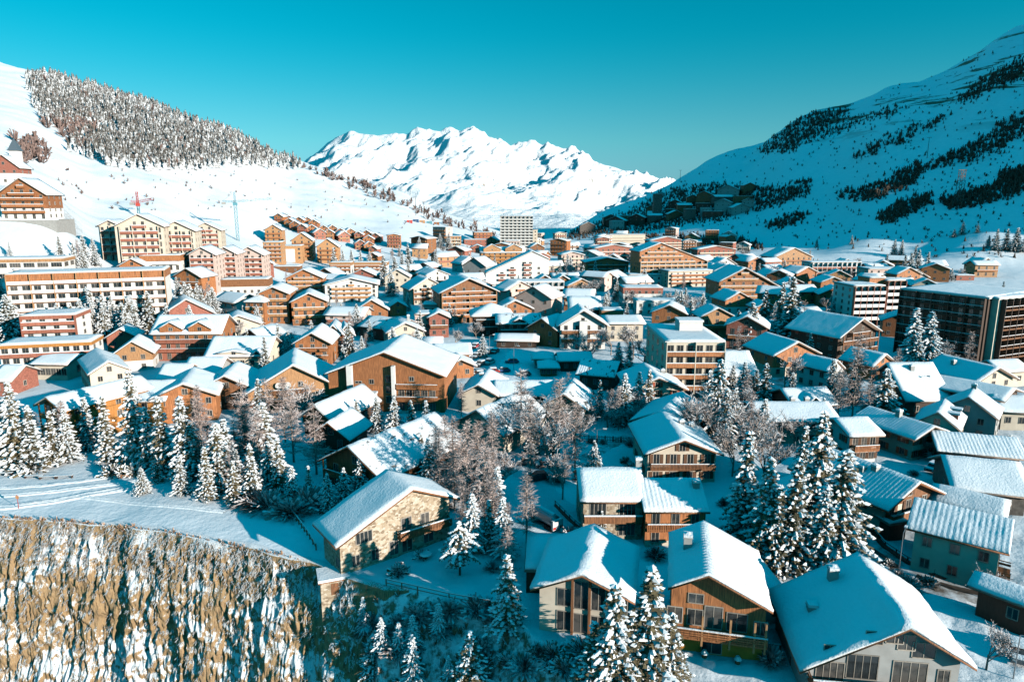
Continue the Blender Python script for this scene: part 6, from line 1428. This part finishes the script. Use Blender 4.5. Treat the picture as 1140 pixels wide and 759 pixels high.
car(583, 418, 4, 'paint_grey', 'large snow mound of a car in front of the long stone house', 1); car(570, 404, 4, 'paint_blue', 'snow-covered car behind the snow-mound car in the parking')
ci = 0
for (cx_, cy_, yw_) in ((530,398,70),(537,396,70),(544,394,70),(551,393,70),(526,409,60),(535,407,60),(545,405,60),(533,418,20),(548,415,10),(560,414,8),(520,402,65),(513,392,70),(521,390,70),(529,387,70),(555,424,5)):
    car(cx_, cy_, yw_, ('paint_grey', 'paint_white', 'paint_black', 'paint_red', 'paint_blue')[ci % 5], ['snowy %s car in the central parking, %s' % (('grey','white','black','red','blue')[ci % 5], ('front row','middle row','back row')[min(2, ci//5)])][0]); ci += 1
# tanker trailer
p = hit(606, 584); r_ = empty('tank_trailer', p, R(-52))
t = MB(); t.tube((-2.6,0,1.5), (2.4,0,1.5), .95, .95, 16); t.tube((2.4,0,1.5), (2.75,0,1.5), .95, .5, 16); t.tube((-2.6,0,1.5), (-2.95,0,1.5), .95, .5, 16); t.build('tank', 'metal_grey', r_, smooth=False)
t = MB(); t.box(-2.7, 3.0, -.8, .8, .45, .62); t.build('chassis', 'paint_black', r_); t = MB(); t.box(2.7, 3.1, -1.0, 1.0, .5, 2.0); t.build('rear_board', 'paint_white', r_)
t = MB(); t.box(3.103, 3.12, -.95, -.4, .6, 1.0); t.box(3.103, 3.12, .4, .95, .6, 1.0); t.build('rear_light', 'paint_red', r_)
t = MB(); t.tube((-2.5,0,2.42), (2.3,0,2.42), .35, .35, 8); t.build('snow_cover', 'roof_snow', r_)
for x in (-1.6, 1.4, 2.2):
    for s_ in (-1, 1):
        w_ = MB(); w_.tube((x,s_*.75,.38), (x,s_*1.0,.38), .42, .42, 12); w_.build('wheel', 'tyre', r_)
tag(r_, 'silver tank trailer with white and red back in shaded street', 'trailer')
# small things in the gardens near the front
def simple_thing(name, px, py, fn, label, cat, rot=0):
    p = hit(px, py); r_ = empty(name, p, R(rot)); fn(r_); tag(r_, label, cat)
def table_(r_):
    t = MB(); t.tube((0,0,.7), (0,0,.75), .9, .9, 16); t.build('table_top', 'timber_brown', r_); t = MB(); t.tube((0,0,.753), (0,0,.95), .88, .7, 16); t.build('snow_cap', 'roof_snow', r_); t = MB(); t.tube((0,0,-.3), (0,0,.697), .12, .08, 8); t.build('leg', 'timber_brown', r_)
simple_thing('garden_table', 452, 612, table_, 'round snow-topped table on the stone chalet terrace', 'table')
simple_thing('garden_table', 474, 622, table_, 'round snow-topped table nearer the pine on the terrace', 'table')
def bench_box(r_):
    t = MB(); t.box(-.9, .9, -.3, .3, 0, .45); t.build('seat', 'timber_orange', r_); t = MB(); t.box(-.9, .9, .22, .3, .452, .9); t.build('backrest', 'timber_orange', r_); t = MB(); t.box(-.88, .88, -.28, .2, .453, .6); t.build('snow_cap', 'roof_snow', r_)
simple_thing('garden_bench', 657, 694, bench_box, 'orange bench with snow in front of glazed gable', 'bench'); simple_thing('garden_bench', 617, 686, bench_box, 'orange box seat at the left of glazed gable', 'bench')
def plant_(r_):
    t = MB(); t.tube((0,0,-.2), (0,0,1.1), 2.2, 2.2, 24); t.build('tub', 'timber_orange', r_); t = MB(); t.tube((0,0,1.103), (0,0,1.2), 2.1, 1.9, 24); t.build('snow_cap', 'roof_snow', r_)
simple_thing('round_planter', 745, 704, plant_, 'round orange wooden tub left of the yellow chalet', 'planter')
def stump_(r_):
    t = MB(); t.tube((0,0,-.2), (0,0,.5), .3, .25, 8); t.build('post', 'timber_brown', r_); t = MB(); t.tube((0,0,.5), (0,0,.85), .42, .2, 9); t.build('snow_cap', 'roof_snow', r_)
simple_thing('garden_post', 784, 731, stump_, 'snow-capped stub post on the lawn, left of two', 'post'); simple_thing('garden_post', 821, 738, stump_, 'snow-capped stub post on the lawn, right of two', 'post')
def hut_(r_):
    t = MB(); t.box(-1.8, 1.8, -1.4, 1.4, -4, 1.6); t.build('wall', 'stone', r_); t = MB(); t.box(-2.1, 2.1, -1.8, 1.6, 1.603, 1.75); o = t.build('roof', 'timber_brown', r_); t = MB(); t.box(-2.1, 2.1, -1.8, 1.6, 1.753, 2.1); t.build('snow_cover', 'roof_snow', o); t = MB(); t.box(-.5, .5, -1.45, -1.403, -.4, 1.2); t.build('door', 'timber_brown', r_)
simple_thing('stone_shed', 372, 652, hut_, 'tiny stone shed with flat snow roof under the stone chalet', 'shed', 20)
# ================================================================== cranes, pylons
def lattice(mb, p, q, s, n, r_=.07):
    p = Vector(p); q = Vector(q); d = (q-p).normalized(); a = (Vector((0,1,0)) if abs(d.y) < .9 else Vector((1,0,0))); a = (a-d*a.dot(d)).normalized(); c = d.cross(a)
    cs = [a*s+c*s, a*s-c*s, -a*s-c*s, -a*s+c*s]
    for k in cs: mb.tube(p+k, q+k, r_, r_, 4)
    for i in range(n):
        A = p.lerp(q, i/n); B = p.lerp(q, (i+1)/n)
        for j in range(4):
            k0, k1 = cs[j], cs[(j+1) % 4]
            mb.tube(A+k0, B+k1, r_*.6, r_*.6, 3); mb.tube(A+k0, A+k1, r_*.6, r_*.6, 3)
def crane(px, py, h, jib, cj, rot, label, jm='crane_red', s=.9):
    p = hit(px, py); r_ = empty('tower_crane', p, R(rot))
    m_ = MB(); lattice(m_, (0,0,-2), (0,0,h), s, int(h/2.2), .16); m_.build('mast', 'crane_white', r_)
    m_ = MB(); m_.box(-s-.5, s+.5, -s-.5, s+.5, h, h+1.8); m_.build('cab', jm, r_)
    m_ = MB(); lattice(m_, (0,0,h+2.6), (jib,0,h+4.5), .6, int(jib/2.5), .12); m_.tube((0,0,h+9), (jib*.6,0,h+4.2), .07, .07, 3); m_.build('jib', jm, r_)
    m_ = MB(); lattice(m_, (0,0,h+2.6), (-cj,0,h+2.6), .6, 4, .12); m_.tube((0,0,h+9), (-cj,0,h+2.8), .07, .07, 3); m_.build('counter_jib', jm, r_)
    m_ = MB(); lattice(m_, (0,0,h+1.8), (0,0,h+9), .5, 4, .12); m_.build('tower_top', jm, r_)
    m_ = MB(); m_.box(-cj-.6, -cj+2, -.8, .8, h+.6, h+2.2); m_.build('counterweight', 'concrete', r_)
    tag(r_, label, 'crane'); return r_
crane(265, 268, 24, 24, 8, 18, 'tall slim blue-grey tower crane above the pink apartments', 'crane_white')
crane(155, 242, 7, 9, 4, 10, 'smaller crane with red jib behind the pale apartments', 'crane_red', .6)
p = hit(1067, 226); hh_ = 36*mpp(p); r_ = empty('pylon', p); m_ = MB()
for k in range(3): lattice(m_, (0,0,hh_*k/3-1*(k == 0)), (0,0,hh_*(k+1)/3), 2.6-.3*k, 3, .24)
m_.build('mast', 'stone_dark', r_); m_ = MB(); m_.box(-3.6, 3.6, -.3, .3, hh_-.6, hh_); m_.box(-2.8, 2.8, -.3, .3, hh_*.8, hh_*.8+.5); m_.build('cross_arm', 'stone_dark', r_); tag(r_, 'dark lattice pylon standing on the shaded right-hand slope', 'pylon')
for i, (px, py, h, lb) in enumerate(((1032,176,22,'thin dark lift post high on the shaded slope below woods'), (757,198,12,'small lift post on the skyline of the shaded ridge, right one'), (747,200,12,'small lift post on the skyline of the shaded ridge, left one'), (1094,180,14,'thin lift post right of the lattice pylon on the slope'), (463,240,20,'thin mast by the building site on left hill'), (472,243,18,'shorter thin mast right of another at the building site'))):
    p = hit(px, py) or hit(px, py+4) or hit(px, py+10)
    if p is None: continue
    h = h*mpp(p)
    r_ = empty('lift_post', p); m_ = MB(); m_.tube((0,0,-1), (0,0,h), .35, .22, 6); m_.build('pole', 'stone_dark', r_); m_ = MB(); m_.box(-h*.13, h*.13, -.2, .2, h-.3, h+.1); m_.build('cross_arm', 'stone_dark', r_); tag(r_, lb, 'lift post', 'lift posts on the slopes')
for i, (px, py, c_, lb) in enumerate(((456,248,'crane_red','red site container on the left hill, leftmost'), (463,247,'paint_blue','blue site container beside the red one'), (470,248,'timber_light','ochre site container, middle of the row'), (478,249,'crane_white','pale site container on the left hill'), (486,250,'timber_orange','orange site container, right end of the row'), (497,259,'timber_yellow','yellow digger-like container alone on the snow'))):
    p = hit(px, py); r_ = empty('site_container', p, R(10)); m_ = MB(); m_.box(-3, 3, -1.2, 1.2, -1, 2.8); m_.build('body', c_, r_); m_ = MB(); m_.box(-2.9, 2.9, -1.1, 1.1, 2.803, 3.1); m_.build('snow_cap', 'roof_snow', r_); m_ = MB(); m_.box(-.5, .5, -1.24, -1.203, 0, 2.1); m_.build('door', 'metal_grey', r_); tag(r_, lb, 'container', 'containers at the building site')
# ================================================================== labels that place each repeat by its neighbours
DESC = {'town_house': 'distant house', 'town_flats': 'distant block of flats', 'hillside_cabin': 'small orange cabin', 'shaded_house': 'dark shaded house'}
ORD = ['leftmost', 'second from left', 'third from left', 'fourth from left', 'fifth from left', 'sixth from left', 'seventh from left', 'eighth from left', 'ninth from left', 'tenth from left', 'eleventh from left', 'twelfth from left']
ORD += ['%dth from left' % i for i in range(13, 90)]
WALLW = {'timber_orange': 'orange timber', 'timber_brown': 'brown timber', 'timber_dark': 'dark timber', 'timber_red': 'reddish timber', 'timber_light': 'light timber', 'plaster_cream': 'cream', 'plaster_white': 'white', 'plaster_pink': 'pinkish', 'plaster_grey': 'grey', 'brick_red': 'brick-red', 'stone_dark': 'dark', 'stone': 'stone'}
def describe(o, name):
    if name in ('town_house', 'town_flats', 'shaded_house'):
        mt = [c for c in o.children if c.name.startswith('wall')][0].data.materials[0].name
        return 'distant %s %s' % (WALLW.get(mt, 'pale'), 'house' if name == 'town_house' else ('flats' if name == 'town_flats' else 'house in shade'))
    return DESC.get(name, name)
items = []
for (o, name, px, py) in AUTO:
    if name in ('town_house', 'town_flats'): o['group'] = 'houses in the crowded far half of the town'
    best = min(LMK, key=lambda l: math.hypot(l[1]-px, (l[2]-py)*1.5)+(1 if l[1] else 0))
    dx, dy = px-best[1], py-best[2]
    if abs(dx) >= abs(dy)*1.1: dr = 'left of' if dx < 0 else 'right of'
    else: dr = 'above' if dy < 0 else 'below'
    items.append((o, '%s %s the %s' % (describe(o, name), dr, best[0]), px))
from collections import defaultdict
gr = defaultdict(list)
for it in items: gr[it[1]].append(it)
for lab, its in gr.items():
    its.sort(key=lambda t: t[2])
    for k, (o, l_, px) in enumerate(its):
        if len(its) == 1: o['label'] = lab
        elif len(its) == 2: o['label'] = lab+(', left one' if k == 0 else ', right one')
        else: o['label'] = lab+', '+ORD[k]
for o in bpy.data.objects:
    if '_e' in o: del o['_e']
